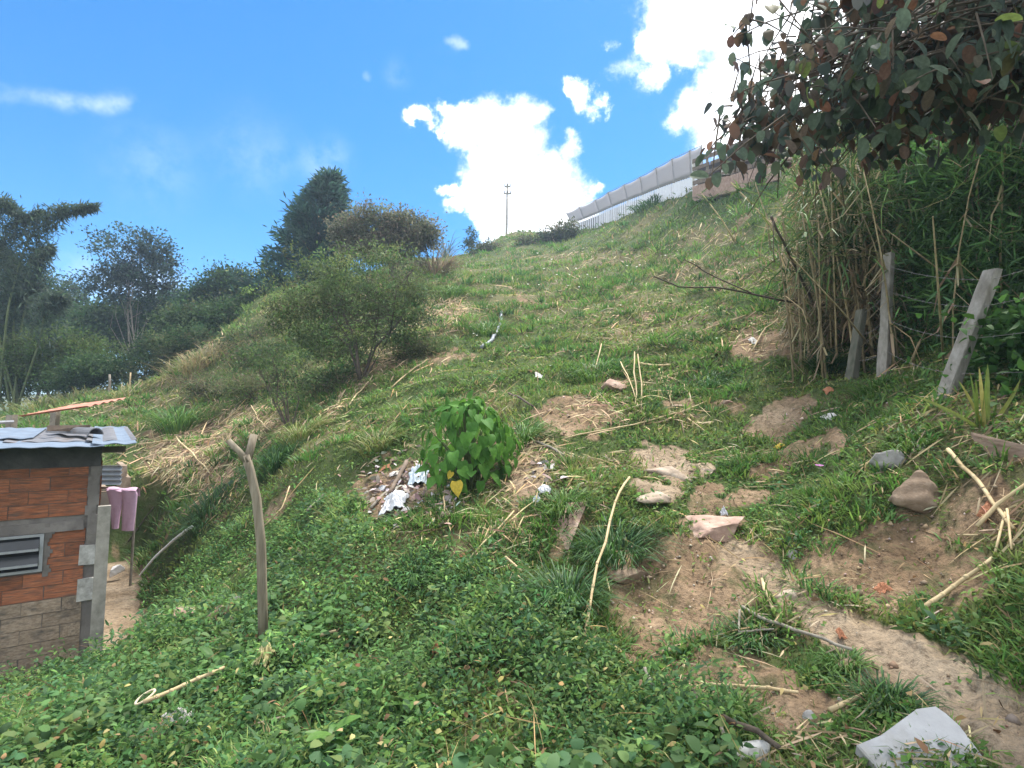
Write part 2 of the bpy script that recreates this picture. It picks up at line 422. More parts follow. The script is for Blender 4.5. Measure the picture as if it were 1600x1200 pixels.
# ------------------------------------------------------------------ mesh and material helpers
def mat(name):
    m = bpy.data.materials.new(name)
    m.use_nodes = True
    t = m.node_tree
    for n in list(t.nodes):
        t.nodes.remove(n)
    return m, t
def node(t, ty, ins=None, **k):
    n = t.nodes.new(ty)
    for a, b in k.items():
        setattr(n, a, b)
    for a, b in (ins or {}).items():
        if hasattr(b, 'is_linked') or b.__class__.__name__.startswith('NodeSocket'):
            t.links.new(b, n.inputs[a])
        else:
            n.inputs[a].default_value = b
    return n
def ramp(t, fac, stops):
    r = t.nodes.new('ShaderNodeValToRGB')
    while len(r.color_ramp.elements) < len(stops):
        r.color_ramp.elements.new(0.5)
    for e, (p, c) in zip(r.color_ramp.elements, stops):
        e.position = p
        e.color = (*c, 1) if len(c) == 3 else c
    t.links.new(fac, r.inputs[0])
    return r.outputs[0]
def surf(name, stops, scale=6.0, detail=6, rough=.85, bump=.3, bscale=None, stretch=(1, 1, 1), metallic=0.0, spec=.3, dirt=None, random_tint=0.0):
    """noise-driven surface: colour ramp over noise, optional stain layer, bump"""
    m, t = mat(name)
    c = node(t, 'ShaderNodeTexCoord')
    mp = node(t, 'ShaderNodeMapping', {'Vector': c.outputs['Object'], 'Scale': stretch})
    oi = node(t, 'ShaderNodeObjectInfo')
    ad = node(t, 'ShaderNodeVectorMath', {0: mp.outputs[0]}, operation='ADD')
    sc = node(t, 'ShaderNodeMath', {0: oi.outputs['Random'], 1: 37.0}, operation='MULTIPLY')
    t.links.new(sc.outputs[0], ad.inputs[1])
    n = node(t, 'ShaderNodeTexNoise', {'Vector': ad.outputs[0], 'Scale': scale, 'Detail': detail, 'Roughness': .62})
    col = ramp(t, n.outputs['Fac'], stops)
    if dirt:
        dcol, dscale, lo, hi = dirt
        n2 = node(t, 'ShaderNodeTexNoise', {'Vector': ad.outputs[0], 'Scale': dscale, 'Detail': 5.0, 'Roughness': .6})
        f = node(t, 'ShaderNodeMapRange', {'Value': n2.outputs['Fac'], 'From Min': lo, 'From Max': hi})
        mx = node(t, 'ShaderNodeMix', {0: f.outputs[0], 6: col, 7: (*dcol, 1)}, data_type='RGBA')
        col = mx.outputs[2]
    if random_tint:
        v = node(t, 'ShaderNodeMapRange', {'Value': oi.outputs['Random'], 'To Min': 1 - random_tint, 'To Max': 1 + random_tint})
        hsv = node(t, 'ShaderNodeHueSaturation', {'Color': col, 'Value': v.outputs[0]})
        col = hsv.outputs[0]
    b = node(t, 'ShaderNodeBsdfPrincipled', {'Base Color': col, 'Roughness': rough, 'Metallic': metallic, 'Specular IOR Level': spec})
    if bump:
        n3 = node(t, 'ShaderNodeTexNoise', {'Vector': ad.outputs[0], 'Scale': bscale or scale * 3, 'Detail': 6.0, 'Roughness': .65})
        bp = node(t, 'ShaderNodeBump', {'Height': n3.outputs['Fac'], 'Strength': min(1.0, bump), 'Distance': min(.02, .14 / (bscale or scale * 3))})
        t.links.new(bp.outputs[0], b.inputs['Normal'])
    o = node(t, 'ShaderNodeOutputMaterial', {'Surface': b.outputs[0]})
    return m
def leafmat(name, trans=.35, rough=.5, spec=.35, stops=None, vein=False, tint=.25):
    """two-sided foliage: colour from the 'col' attribute, or a ramp over the object's own random number"""
    m, t = mat(name)
    if stops is None:
        a = node(t, 'ShaderNodeAttribute', attribute_name='col')
        col = a.outputs['Color']
    else:
        oi = node(t, 'ShaderNodeObjectInfo')
        col = ramp(t, oi.outputs['Random'], stops)
        c = node(t, 'ShaderNodeTexCoord')
        n = node(t, 'ShaderNodeTexNoise', {'Vector': c.outputs['Object'], 'Scale': 26.0, 'Detail': 3.0})
        v = node(t, 'ShaderNodeMapRange', {'Value': n.outputs['Fac'], 'From Min': .3, 'From Max': .7, 'To Min': 1 - tint, 'To Max': 1 + tint})
        h = node(t, 'ShaderNodeHueSaturation', {'Color': col, 'Value': v.outputs[0]})
        col = h.outputs[0]
    b = node(t, 'ShaderNodeBsdfPrincipled', {'Base Color': col, 'Roughness': rough, 'Specular IOR Level': spec})
    tr = node(t, 'ShaderNodeBsdfTranslucent')
    h2 = node(t, 'ShaderNodeHueSaturation', {'Color': col, 'Hue': .492, 'Saturation': 1.02, 'Value': 1.25})
    t.links.new(h2.outputs[0], tr.inputs[0])
    mx = node(t, 'ShaderNodeMixShader', {0: trans, 1: b.outputs[0], 2: tr.outputs[0]})
    node(t, 'ShaderNodeOutputMaterial', {'Surface': mx.outputs[0]})
    return m
def mesh_np(name, verts, tris=None, quads=None, col=None, smooth=False):
    verts = np.ascontiguousarray(verts, np.float32)
    me = bpy.data.meshes.new(name)
    nt_ = 0 if tris is None else len(tris)
    nq = 0 if quads is None else len(quads)
    loops = []
    if nt_:
        loops.append(np.asarray(tris, np.int32).ravel())
    if nq:
        loops.append(np.asarray(quads, np.int32).ravel())
    loops = np.concatenate(loops)
    me.vertices.add(len(verts))
    me.vertices.foreach_set('co', verts.ravel())
    me.loops.add(len(loops))
    me.loops.foreach_set('vertex_index', loops)
    me.polygons.add(nt_ + nq)
    start = np.concatenate([np.arange(nt_) * 3, nt_ * 3 + np.arange(nq) * 4]).astype(np.int32)
    me.polygons.foreach_set('loop_start', start)
    try:
        me.polygons.foreach_set('loop_total', np.concatenate([np.full(nt_, 3), np.full(nq, 4)]).astype(np.int32))
    except Exception:
        pass
    if smooth:
        me.polygons.foreach_set('use_smooth', np.ones(nt_ + nq, bool))
    me.update(calc_edges=True)
    if col is not None:
        a = me.color_attributes.new('col', 'FLOAT_COLOR', 'POINT')
        c = np.ones((len(verts), 4), np.float32)
        c[:, :3] = col
        a.data.foreach_set('color', c.ravel())
    return me
class MB:
    """collects shapes of one mesh"""
    def __init__(s):
        s.v, s.f, s.c = [], [], []
    def add(s, vs, fs, col=None):
        k = len(s.v)
        s.v += [tuple(float(c) for c in p) for p in vs]
        s.f += [tuple(i + k for i in f) for f in fs]
        if col is not None:
            s.c += [col] * len(vs)
        return s
    def box(s, o, ax, ay, az, jit=0.0):
        """box from corner o along the three edge vectors"""
        o, ax, ay, az = map(lambda q: np.asarray(q, float), (o, ax, ay, az))
        vs = [o, o + ax, o + ax + ay, o + ay, o + az, o + ax + az, o + ax + ay + az, o + ay + az]
        if jit:
            vs = [q + RNG.uniform(-jit, jit, 3) for q in vs]
        return s.add(vs, [(3, 2, 1, 0), (4, 5, 6, 7), (0, 1, 5, 4), (1, 2, 6, 5), (2, 3, 7, 6), (3, 0, 4, 7)])
    def tube(s, pts, rad, n=6, cap=True, col=None):
        pts = [np.asarray(p, float) for p in pts]
        if not hasattr(rad, '__len__'):
            rad = [rad] * len(pts)
        vs, fs = [], []
        for i, p in enumerate(pts):
            d = pts[min(i + 1, len(pts) - 1)] - pts[max(i - 1, 0)]
            d = d / (np.linalg.norm(d) + 1e-9)
            a = np.cross(d, [0, 0, 1.0] if abs(d[2]) < .9 else [1.0, 0, 0])
            a /= np.linalg.norm(a)
            b = np.cross(d, a)
            for k in range(n):
                t = 2 * math.pi * k / n
                vs.append(p + (a * math.cos(t) + b * math.sin(t)) * rad[i])
        for i in range(len(pts) - 1):
            for k in range(n):
                fs.append((i * n + k, i * n + (k + 1) % n, (i + 1) * n + (k + 1) % n, (i + 1) * n + k))
        if cap:
            fs.append(tuple(range(n - 1, -1, -1)))
            fs.append(tuple((len(pts) - 1) * n + k for k in range(n)))
        return s.add(vs, fs, col)
    def mesh(s, name, smooth=False, base=(0, 0, 0)):
        me = bpy.data.meshes.new(name)
        b = np.asarray(base, float)
        me.from_pydata([tuple(np.asarray(p) - b) for p in s.v], [], s.f)
        if smooth:
            me.polygons.foreach_set('use_smooth', np.ones(len(me.polygons), bool))
        if s.c:
            a = me.color_attributes.new('col', 'FLOAT_COLOR', 'POINT')
            c = np.ones((len(s.v), 4), np.float32)
            c[:, :3] = np.array(s.c)
            a.data.foreach_set('color', c.ravel())
        me.update()
        return me
def tag(o, label=None, cat=None, group=None, kind=None):
    for k, v in (('label', label), ('category', cat), ('group', group), ('kind', kind)):
        if v:
            o[k] = v
    return o
def link(name, me, m=None, parent=None, loc=(0, 0, 0), rot=None, label=None, kind=None):
    o = bpy.data.objects.new(name, me)
    if m is not None and not me.materials:
        me.materials.append(m)
    COL.objects.link(o)
    o.location = loc
    if rot is not None:
        o.rotation_euler = rot
    if parent is not None:
        o.parent = parent
    return tag(o, label, None, None, kind)
def thing(name, loc, label, cat, group=None):
    o = bpy.data.objects.new(name, None)
    o.empty_display_size = .2
    COL.objects.link(o)
    o.location = tuple(float(c) for c in loc)
    return tag(o, label, cat, group)
def part(name, mb, m, t, smooth=False, label=None, kind=None, base=None):
    """part of a thing from a mesh builder in world coordinates"""
    b = base if base is not None else np.array(t.location) if t.parent is None else np.array(t.location) + np.array(t.parent.location)
    return link(name, mb.mesh(name, smooth, b), m, t, label=label, kind=kind)
def solo(name, mb, m, loc, label, cat, group=None, smooth=False, kind=None):
    o = link(name, mb.mesh(name, smooth, loc), m, loc=tuple(float(c) for c in loc))
    return tag(o, label, cat, group, kind)
def unit(v):
    return v / (np.linalg.norm(v, axis=-1, keepdims=True) + 1e-9)
def leaves(c, axis, nrm, L, W, col, shape='diamond'):
    """arrays of leaf blades: base points c, direction, face normal, length, width, colour -> verts, tris, colours"""
    N = len(c)
    axis = unit(axis)
    side = unit(np.cross(axis, nrm))
    nn = np.cross(side, axis)
    L = np.broadcast_to(np.asarray(L, float).reshape(-1, 1), (N, 1)); W = np.broadcast_to(np.asarray(W, float).reshape(-1, 1), (N, 1))
    if shape == 'diamond':      # folded diamond: 4 vertices, 2 triangles
        v = np.stack([c, c + axis * L * .5 + side * W * .5 + nn * W * .18, c + axis * L, c + axis * L * .5 - side * W * .5 + nn * W * .18], 1)
        t = np.array([[0, 1, 2], [0, 2, 3]])
    elif shape == 'oval':       # folded oval: 6 vertices, 4 triangles
        v = np.stack([c, c + axis * L * .3 + side * W * .5 + nn * W * .2, c + axis * L * .68 + side * W * .4 + nn * W * .12 - nn * L * .04, c + axis * L - nn * L * .16,
                      c + axis * L * .68 - side * W * .4 + nn * W * .12 - nn * L * .04, c + axis * L * .3 - side * W * .5 + nn * W * .2], 1)
        t = np.array([[0, 1, 5], [1, 2, 5], [2, 4, 5], [2, 3, 4]])
    elif shape == 'round':      # rounded leaf: 8 vertices, 6 triangles
        v = np.stack([c, c + axis * L * .16 + side * W * .36 + nn * W * .10, c + axis * L * .46 + side * W * .5 + nn * W * .14 - nn * L * .03, c + axis * L * .8 + side * W * .36 + nn * W * .06 - nn * L * .10, c + axis * L - nn * L * .18,
                      c + axis * L * .8 - side * W * .36 + nn * W * .06 - nn * L * .10, c + axis * L * .46 - side * W * .5 + nn * W * .14 - nn * L * .03, c + axis * L * .16 - side * W * .36 + nn * W * .10], 1)
        t = np.array([[0, 1, 7], [1, 2, 7], [2, 6, 7], [2, 3, 6], [3, 5, 6], [3, 4, 5]])
    elif shape == 'blade':      # bent grass blade: 5 vertices, 3 triangles; nrm bends the tip
        droop = nn * L
        v = np.stack([c - side * W * .5, c + side * W * .5, c + axis * L * .55 + droop * .10 + side * W * .42, c + axis * L * .55 + droop * .10 - side * W * .42, c + axis * L * .93 + droop * .42], 1)
        t = np.array([[0, 1, 2], [0, 2, 3], [3, 2, 4]])
    k = v.shape[1]
    tris = (np.arange(N)[:, None, None] * k + t[None]).reshape(-1, 3)
    colv = np.repeat(col, k, 0) if len(np.shape(col)) == 2 else np.tile(col, (N * k, 1))
    return v.reshape(-1, 3), tris, colv
def join(parts):
    V, T, C, k = [], [], [], 0
    for v, t, c in parts:
        V.append(v); T.append(t + k); C.append(c)
        k += len(v)
    return np.concatenate(V), np.concatenate(T), np.concatenate(C)
def rand_dirs(n):
    v = RNG.normal(size=(n, 3))
    return unit(v)
def pal(cols, n, jit=.18):
    """n colours picked from a list, each with its own variation in strength and hue"""
    cols = np.array(cols, float)
    i = RNG.integers(0, len(cols), n)
    c = cols[i] * (1 + RNG.normal(0, jit, (n, 1))) * (1 + RNG.normal(0, jit * .35, (n, 3)))
    return np.clip(c, .004, .9)

M_LEAF = leafmat('foliage', .38, .6, .15)
M_GRASS = leafmat('grass_blades', .32, .55, .25)
M_STRAW = leafmat('dry_straw', .12, .8, .1)
M_BARK = surf('bark', [(.3, (.05, .04, .032)), (.7, (.13, .105, .08))], 14, stretch=(1, 1, .25), bump=.6)
M_PALEBARK = surf('pale_bark', [(.3, (.16, .14, .115)), (.7, (.34, .30, .25))], 10, stretch=(1, 1, .3), bump=.4)
M_POST = surf('weathered_post', [(.3, (.10, .082, .058)), (.5, (.20, .168, .12)), (.75, (.31, .27, .205))], 22, stretch=(1, 1, .08), bump=.8, bscale=40)
M_CANE = surf('dry_cane', [(.3, (.34, .25, .13)), (.7, (.52, .42, .25))], 9, bump=.2, random_tint=.22)
M_TWIG = surf('dark_twig', [(.3, (.05, .04, .03)), (.7, (.13, .10, .075))], 12, bump=.4)
M_GREYSTICK = surf('grey_stick', [(.3, (.16, .14, .11)), (.7, (.30, .27, .22))], 12, bump=.4)
M_CONC = surf('concrete', [(.3, (.23, .21, .18)), (.7, (.38, .35, .305))], 9, bump=.5, bscale=40, dirt=((.13, .125, .10), 4, .5, .75))

# ------------------------------------------------------------------ ground sheet
nr, na = 310, 480
rr = np.concatenate([[0.0], np.exp(np.linspace(math.log(.5), math.log(95), nr - 24)), np.exp(np.linspace(math.log(99), math.log(280), 23))])
aa = np.concatenate([np.linspace(-58, 58, 380), np.linspace(58, 302, na - 380 + 2)[1:-1]])
aa = np.sort(aa) * math.pi / 180
RR, AA = np.meshgrid(rr, aa, indexing='ij')
gx, gy = RR * np.sin(AA), RR * np.cos(AA)
gz = height(gx, gy)
gp = np.stack([gx, gy, gz], -1).reshape(-1, 3)
gd, gs, gw, gyard = masks(gp)
# broken clods and small steps where the soil is bare
rough = ((fbm(gx * 7, gy * 7, 141, 4) - .5) + .6 * (fbm(gx * 2.6, gy * 2.6, 151, 3) - .5)).reshape(-1) * .14 * np.clip(gd, 0, 1) * (1 - gyard * .8) * (1 - sstep(12, 25, RR.reshape(-1)))
gp[:, 2] += rough
ii = (np.arange(nr - 1)[:, None] * na + np.arange(na)[None]).reshape(-1)
jj = (np.arange(nr - 1)[:, None] * na + ((np.arange(na) + 1) % na)[None]).reshape(-1)
gq = np.stack([ii, ii + na, jj + na, jj], -1)[:, ::-1]
gcol = np.stack([gd, gs, masks.pale], -1)
gme = mesh_np('ground', gp, quads=gq, col=gcol, smooth=True)
m, t = mat('hillside_soil')
at = node(t, 'ShaderNodeAttribute', attribute_name='col')
sx = node(t, 'ShaderNodeSeparateColor', {0: at.outputs['Color']})
tcn = node(t, 'ShaderNodeTexCoord')
nA = node(t, 'ShaderNodeTexNoise', {'Vector': tcn.outputs['Object'], 'Scale': 1.7, 'Detail': 8.0, 'Roughness': .65})
nB = node(t, 'ShaderNodeTexNoise', {'Vector': tcn.outputs['Object'], 'Scale': 21.0, 'Detail': 6.0, 'Roughness': .7})
nC = node(t, 'ShaderNodeTexNoise', {'Vector': tcn.outputs['Object'], 'Scale': 5.0, 'Detail': 6.0, 'Roughness': .7})
soil = ramp(t, nA.outputs['Fac'], [(.28, (.11, .075, .046)), (.45, (.21, .145, .088)), (.58, (.29, .205, .13)), (.72, (.36, .275, .185))])
speck = ramp(t, nB.outputs['Fac'], [(.32, (.40, .37, .35)), (.48, (.95, .95, .95)), (.7, (1.3, 1.25, 1.2))])
palec = ramp(t, nA.outputs['Fac'], [(.28, (.19, .14, .09)), (.45, (.29, .222, .15)), (.58, (.36, .285, .20)), (.72, (.43, .35, .255))])
soil = node(t, 'ShaderNodeMix', {0: sx.outputs[2], 6: soil, 7: palec}, data_type='RGBA').outputs[2]
soil2 = node(t, 'ShaderNodeMix', {0: 1.0, 6: soil, 7: speck}, data_type='RGBA', blend_type='MULTIPLY')
under = ramp(t, nC.outputs['Fac'], [(.3, (.035, .055, .016)), (.5, (.06, .09, .025)), (.62, (.085, .095, .04)), (.75, (.13, .115, .06))])
strawc = ramp(t, nB.outputs['Fac'], [(.3, (.13, .095, .055)), (.6, (.28, .21, .12)), (.8, (.42, .33, .19))])
fs_ = node(t, 'ShaderNodeMath', {0: sx.outputs[1], 1: .85}, operation='MULTIPLY')
mx1 = node(t, 'ShaderNodeMix', {0: fs_.outputs[0], 6: under, 7: strawc}, data_type='RGBA')
fd = node(t, 'ShaderNodeMapRange', {'Value': sx.outputs[0], 'From Min': .25, 'From Max': .6})
nM = node(t, 'ShaderNodeTexNoise', {'Vector': tcn.outputs['Object'], 'Scale': 3.1, 'Detail': 7.0, 'Roughness': .72})
fm = node(t, 'ShaderNodeMapRange', {'Value': nM.outputs['Fac'], 'From Min': .50, 'From Max': .60, 'To Max': .75})
notpale = node(t, 'ShaderNodeMath', {0: 1.0, 1: sx.outputs[2]}, operation='SUBTRACT')
fm2 = node(t, 'ShaderNodeMath', {0: fm.outputs[0], 1: notpale.outputs[0]}, operation='MULTIPLY')
mossy = node(t, 'ShaderNodeMix', {0: fm2.outputs[0], 6: soil2.outputs[2], 7: (.085, .085, .038, 1)}, data_type='RGBA')
mx2 = node(t, 'ShaderNodeMix', {0: fd.outputs[0], 6: mx1.outputs[2], 7: mossy.outputs[2]}, data_type='RGBA')
bs = node(t, 'ShaderNodeBsdfPrincipled', {'Base Color': mx2.outputs[2], 'Roughness': .95, 'Specular IOR Level': .15})
hsum = node(t, 'ShaderNodeMath', {0: nC.outputs['Fac'], 1: 2.2, 2: nB.outputs['Fac']}, operation='MULTIPLY_ADD')
bp = node(t, 'ShaderNodeBump', {'Height': hsum.outputs[0], 'Strength': 1.0, 'Distance': .035})
t.links.new(bp.outputs[0], bs.inputs['Normal'])
node(t, 'ShaderNodeOutputMaterial', {'Surface': bs.outputs[0]})
gob = link('ground', gme, m)
tag(gob, 'steep grassy hillside with bare eroded soil patches', None, None, 'structure')

# ------------------------------------------------------------------ hazy air
m, t = mat('haze_air')
pv = node(t, 'ShaderNodeVolumePrincipled', {'Color': (.62, .80, 1.0, 1), 'Density': .0015, 'Anisotropy': .3})
node(t, 'ShaderNodeOutputMaterial', {'Volume': pv.outputs[0]})
zlo = float(gp[:, 2].min()) - 1.0
mb = MB(); mb.box((-285, -285, zlo), (570, 0, 0), (0, 570, 0), (0, 0, 36 - zlo))
hz_o = link('haze', mb.mesh('haze'), m)
tag(hz_o, None, None, None, 'stuff')
# ------------------------------------------------------------------ ground cover
def scatter(n, r0, r1, a=60, power=0.0):
    th = RNG.uniform(-a, a, n) * math.pi / 180
    r = np.exp(RNG.uniform(math.log(r0), math.log(r1), n))
    x, y = r * np.sin(th), r * np.cos(th)
    return np.stack([x, y, height(x, y)], -1), r
def stuff(name, parts, m, label):
    v, t, c = join(parts)
    me = mesh_np(name, v, tris=t, col=c)
    o = link(name, me, m)
    return tag(o, label, None, None, 'stuff')
YARDX = lambda p: (p[:, 0] - PATH_A[0]) * PN[0] + (p[:, 1] - PATH_A[1]) * PN[1]
YARDT = lambda p: (p[:, 0] - PATH_A[0]) * PD[0] + (p[:, 1] - PATH_A[1]) * PD[1]
def keep_off_house(p):
    return ~((YARDX(p) < 0.02) & (behind_front(p) > -.04) & (YARDT(p) < 7.2))
UP = np.array([0, 0, 1.0])
def mixcol(a, b, f):
    return a * (1 - f[:, None]) + b * f[:, None]
# short turf
p, r = scatter(380000, 1.2, 80, 66)
d, s, wd, yd = masks(p)
keep = RNG.random(len(p)) > np.clip(d * 1.15, 0, .97) * .98
keep &= RNG.random(len(p)) > masks.path * 1.1
keep &= RNG.random(len(p)) > wd * .45
keep &= RNG.random(len(p)) > s * .4
keep &= keep_off_house(p)
p, r, d, s = p[keep], r[keep], d[keep], s[keep]
n = len(p)
zone = fbm(p[:, 0] * .45, p[:, 1] * .8, 201, 4)
zone2 = fbm(p[:, 0] * 1.7, p[:, 1] * 2.6, 211, 3)
lush = sstep(.42, .62, zone * .5 + zone2 * .5)
dry = np.clip(sstep(.44, .64, fbm(p[:, 0] * .8 + 9, p[:, 1] * 1.6, 221, 4)) * .75 + s * .6, 0, 1)
u_, v_, d_ = UV(p)
green = pal([(.085, .165, .04), (.105, .20, .046), (.135, .23, .055), (.07, .145, .046)], n)
yel = pal([(.20, .245, .07), (.25, .26, .09), (.17, .235, .055)], n)
tan = pal([(.34, .26, .14), (.27, .205, .11)], n)
c = mixcol(green, yel, np.clip(dry * .9 + (1 - lush) * .38 * (v_ < 700) + RNG.normal(0, .15, n), 0, 1))
c = np.where((RNG.random(n) < .035 + .2 * s)[:, None], tan, c)
L = (.035 + .005 * np.minimum(r, 22)) * RNG.uniform(.5, 1.5, n) * (.6 + .9 * lush)
W = (.004 + .0018 * r) * RNG.uniform(.7, 1.4, n)
ax = UP + RNG.normal(0, .55, (n, 3)) * [1, 1, .3] + np.array([0, -.25, 0])
turf = leaves(p - UP * .01, ax, np.concatenate([RNG.normal(0, 1, (n, 2)), np.full((n, 1), -.5)], 1), L, W, c, 'blade')
stuff('grass', [turf], M_GRASS, 'short grass growing over the whole slope')
# longer tufts
p0, r0 = scatter(22000, 2.0, 62)
d, s, wd, yd = masks(p0)
cl = fbm(p0[:, 0] * .7, p0[:, 1] * 1.5, 231, 3)
keep = (cl + RNG.normal(0, .05, len(cl)) > .50) & (d < .5) & keep_off_house(p0) & (RNG.random(len(cl)) > wd * .5)
p0, r0 = p0[keep][:6500], r0[keep][:6500]
nb = 26
N = len(p0) * nb
base = np.repeat(p0, nb, 0)
rb = np.repeat(r0, nb)
spread = (.05 + .004 * rb)
off = RNG.normal(0, 1, (N, 2)) * spread[:, None]
b = base.copy(); b[:, :2] += off
b[:, 2] = base[:, 2] - .02
tc_ = pal([(.07, .165, .038), (.088, .195, .044), (.12, .23, .052), (.068, .15, .05), (.16, .24, .062)], len(p0), .15)
c = np.repeat(tc_, nb, 0) * (1 + RNG.normal(0, .18, (N, 1)))
c = np.where((RNG.random(N) < .07)[:, None], pal([(.30, .23, .12)], N), np.clip(c, .005, .6))
sz = np.repeat(RNG.uniform(.6, 1.4, len(p0)), nb)
ax = np.concatenate([off / spread[:, None] * .42 + RNG.normal(0, .2, (N, 2)), np.ones((N, 1))], 1)
bend = np.concatenate([off / spread[:, None] + RNG.normal(0, .4, (N, 2)), np.full((N, 1), -.9)], 1)
tufts = leaves(b, ax, unit(bend), (.09 + .007 * np.minimum(rb, 22)) * sz * RNG.uniform(.6, 1.3, N), (.005 + .0013 * rb) * RNG.uniform(.8, 1.3, N), c, 'blade')
stuff('grass_tufts', [tufts], M_GRASS, 'longer green grass tufts dotted over the slope')
# broad-leaved weeds
p0, r0 = scatter(60000, 1.3, 11, 62)
d, s, wd, yd = masks(p0)
dens = np.maximum(wd * (.9 - .5 * d) * (.12 + .88 * sstep(.30, .46, fbm(p0[:, 0] * 1.25 + 71, p0[:, 1] * 1.25, 271, 4))), .09 * (1 - d) * (fbm(p0[:, 0] * 1.3, p0[:, 1] * 1.3, 241, 3) > .52))
keep = (RNG.random(len(p0)) < dens) & keep_off_house(p0) & (yd < .3)
p0, r0, wd = p0[keep][:11500], r0[keep][:11500], wd[keep][:11500]
nl = 11
N = len(p0) * nl
hvar = .2 + 3.6 * np.clip(fbm(p0[:, 0] * 1.5, p0[:, 1] * 1.5, 251, 4) - .26, 0, 1)
hh = (.06 + .15 * RNG.random(len(p0)) ** 1.3) * hvar * np.where(wd > .5, 1.25, .5)
lean = RNG.normal(0, .25, (len(p0), 2))
tpos = np.tile(np.linspace(.12, 1, nl), len(p0)) + RNG.uniform(-.05, .05, N)
H = np.repeat(hh, nl)
ang = np.tile(np.arange(nl) * 2.4, len(p0)) + np.repeat(RNG.uniform(0, 6.3, len(p0)), nl)
hd = np.stack([np.cos(ang), np.sin(ang), np.zeros(N)], -1)
pos = np.repeat(p0, nl, 0)
pos[:, :2] += np.repeat(lean, nl, 0) * (tpos * H)[:, None] + hd[:, :2] * (.015 + .05 * (1 - tpos[:, None])) * 1.0
pos[:, 2] += tpos * H
ls = np.repeat(RNG.uniform(.65, 1.25, len(p0)) * (.55 + 1.0 * fbm(p0[:, 0] * 1.1 + 31, p0[:, 1] * 1.1, 257, 3)), nl)
pz = fbm(p0[:, 0] * .9 + 5, p0[:, 1] * .9, 255, 3)[:, None]
pc = pal([(.072, .158, .05), (.096, .195, .057), (.125, .23, .066), (.074, .158, .068), (.17, .26, .075)], len(p0), .2) * (.55 + .9 * pz)
c = np.clip(np.repeat(pc, nl, 0) * (1 + RNG.normal(0, .15, (N, 1))), .005, .5)
axl = hd + UP * (RNG.normal(.05, .62, N))[:, None] + RNG.normal(0, .25, (N, 3))
nrm = UP + RNG.normal(0, .6, (N, 3))
weeds = leaves(pos, axl, nrm, (.028 + .046 * RNG.random(N) ** 1.5) * ls, (.010 + .015 * RNG.random(N)) * ls, c, 'oval')
stuff('weeds', [weeds], M_LEAF, 'dense broad leaved green weeds covering the lower bank')
# a second, rounder-leaved weed in patches
p0, r0 = scatter(26000, 1.3, 10, 60)
d, s, wd, yd = masks(p0)
keep = (fbm(p0[:, 0] * 1.4 + 13, p0[:, 1] * 1.4, 281, 3) > .56) & (RNG.random(len(p0)) < wd * .8) & keep_off_house(p0) & (yd < .3)
p0 = p0[keep][:650]
nl = 8
N = len(p0) * nl
an = np.tile(np.arange(nl) * 2.4, len(p0)) + np.repeat(RNG.uniform(0, 6.3, len(p0)), nl)
tp_ = np.tile(np.linspace(.3, 1, nl), len(p0))
hd = np.stack([np.cos(an), np.sin(an), np.zeros(N)], -1)
pos = np.repeat(p0, nl, 0) + hd * .03
pos[:, 2] += tp_ * np.repeat(RNG.uniform(.10, .30, len(p0)), nl)
c = np.clip(np.repeat(pal([(.08, .155, .055), (.10, .185, .065), (.065, .135, .06), (.13, .19, .06)], len(p0), .16), nl, 0) * (1 + RNG.normal(0, .14, (N, 1))), .01, .5)
k_ = np.repeat(RNG.uniform(.7, 1.3, len(p0)), nl)
weeds2 = leaves(pos, hd + UP * RNG.normal(.1, .45, (N, 1)), UP + RNG.normal(0, .4, (N, 3)), .062 * k_ * RNG.uniform(.7, 1.2, N), .048 * k_ * RNG.uniform(.8, 1.2, N), c, 'round')
stuff('round_weeds', [weeds2], M_LEAF, 'round leaved weeds growing in patches among the others')
# dead leaves and dry stems caught in the weeds
p0, r0 = scatter(16000, 1.4, 10, 60)
d, s, wd, yd = masks(p0)
keep = (RNG.random(len(p0)) < .12 + .5 * wd) & keep_off_house(p0) & (yd < .3)
p0 = p0[keep][:1700]
N = len(p0)
p0[:, 2] += RNG.uniform(.02, .22, N)
an = RNG.uniform(0, 6.283, N)
stem_ = RNG.random(N) < .35
dead = leaves(p0, np.stack([np.cos(an), np.sin(an), RNG.normal(0, .6, N)], -1), UP + RNG.normal(0, .6, (N, 3)), np.where(stem_, RNG.uniform(.12, .35, N), RNG.uniform(.025, .06, N)), np.where(stem_, .005, RNG.uniform(.012, .03, N)), pal([(.22, .15, .07), (.30, .22, .10), (.16, .10, .055), (.34, .29, .12)], N, .2), 'oval')
stuff('dead_leaves', [dead], M_STRAW, 'dead brown leaves and dry stems caught in the weeds')
# small creeping leaves over the rest of the near slope
p0, r0 = scatter(150000, 1.6, 16, 58)
d, s, wd, yd = masks(p0)
cr = fbm(p0[:, 0] * 1.1 + 4, p0[:, 1] * 1.6, 261, 4)
keep = (cr + .25 * (p0[:, 0] > 1) * .4 > .47) & (RNG.random(len(p0)) > d * .96) & keep_off_house(p0) & (yd < .3)
p0, r0 = p0[keep][:62000], r0[keep][:62000]
N = len(p0)
p0[:, 2] += RNG.random(N) * .045 + .004
c = pal([(.075, .16, .036), (.095, .19, .042), (.125, .215, .048), (.06, .13, .042), (.17, .22, .06)], N, .2)
an = RNG.uniform(0, 6.283, N)
creep = leaves(p0, np.stack([np.cos(an), np.sin(an), RNG.normal(.25, .3, N)], -1), UP + RNG.normal(0, .4, (N, 3)), (.02 + .0042 * r0) * RNG.uniform(.6, 1.4, N), (.014 + .003 * r0) * RNG.uniform(.6, 1.4, N), c, 'diamond')
stuff('creeping_leaves', [creep], M_LEAF, 'small creeping leaves and clover spreading between bare patches')
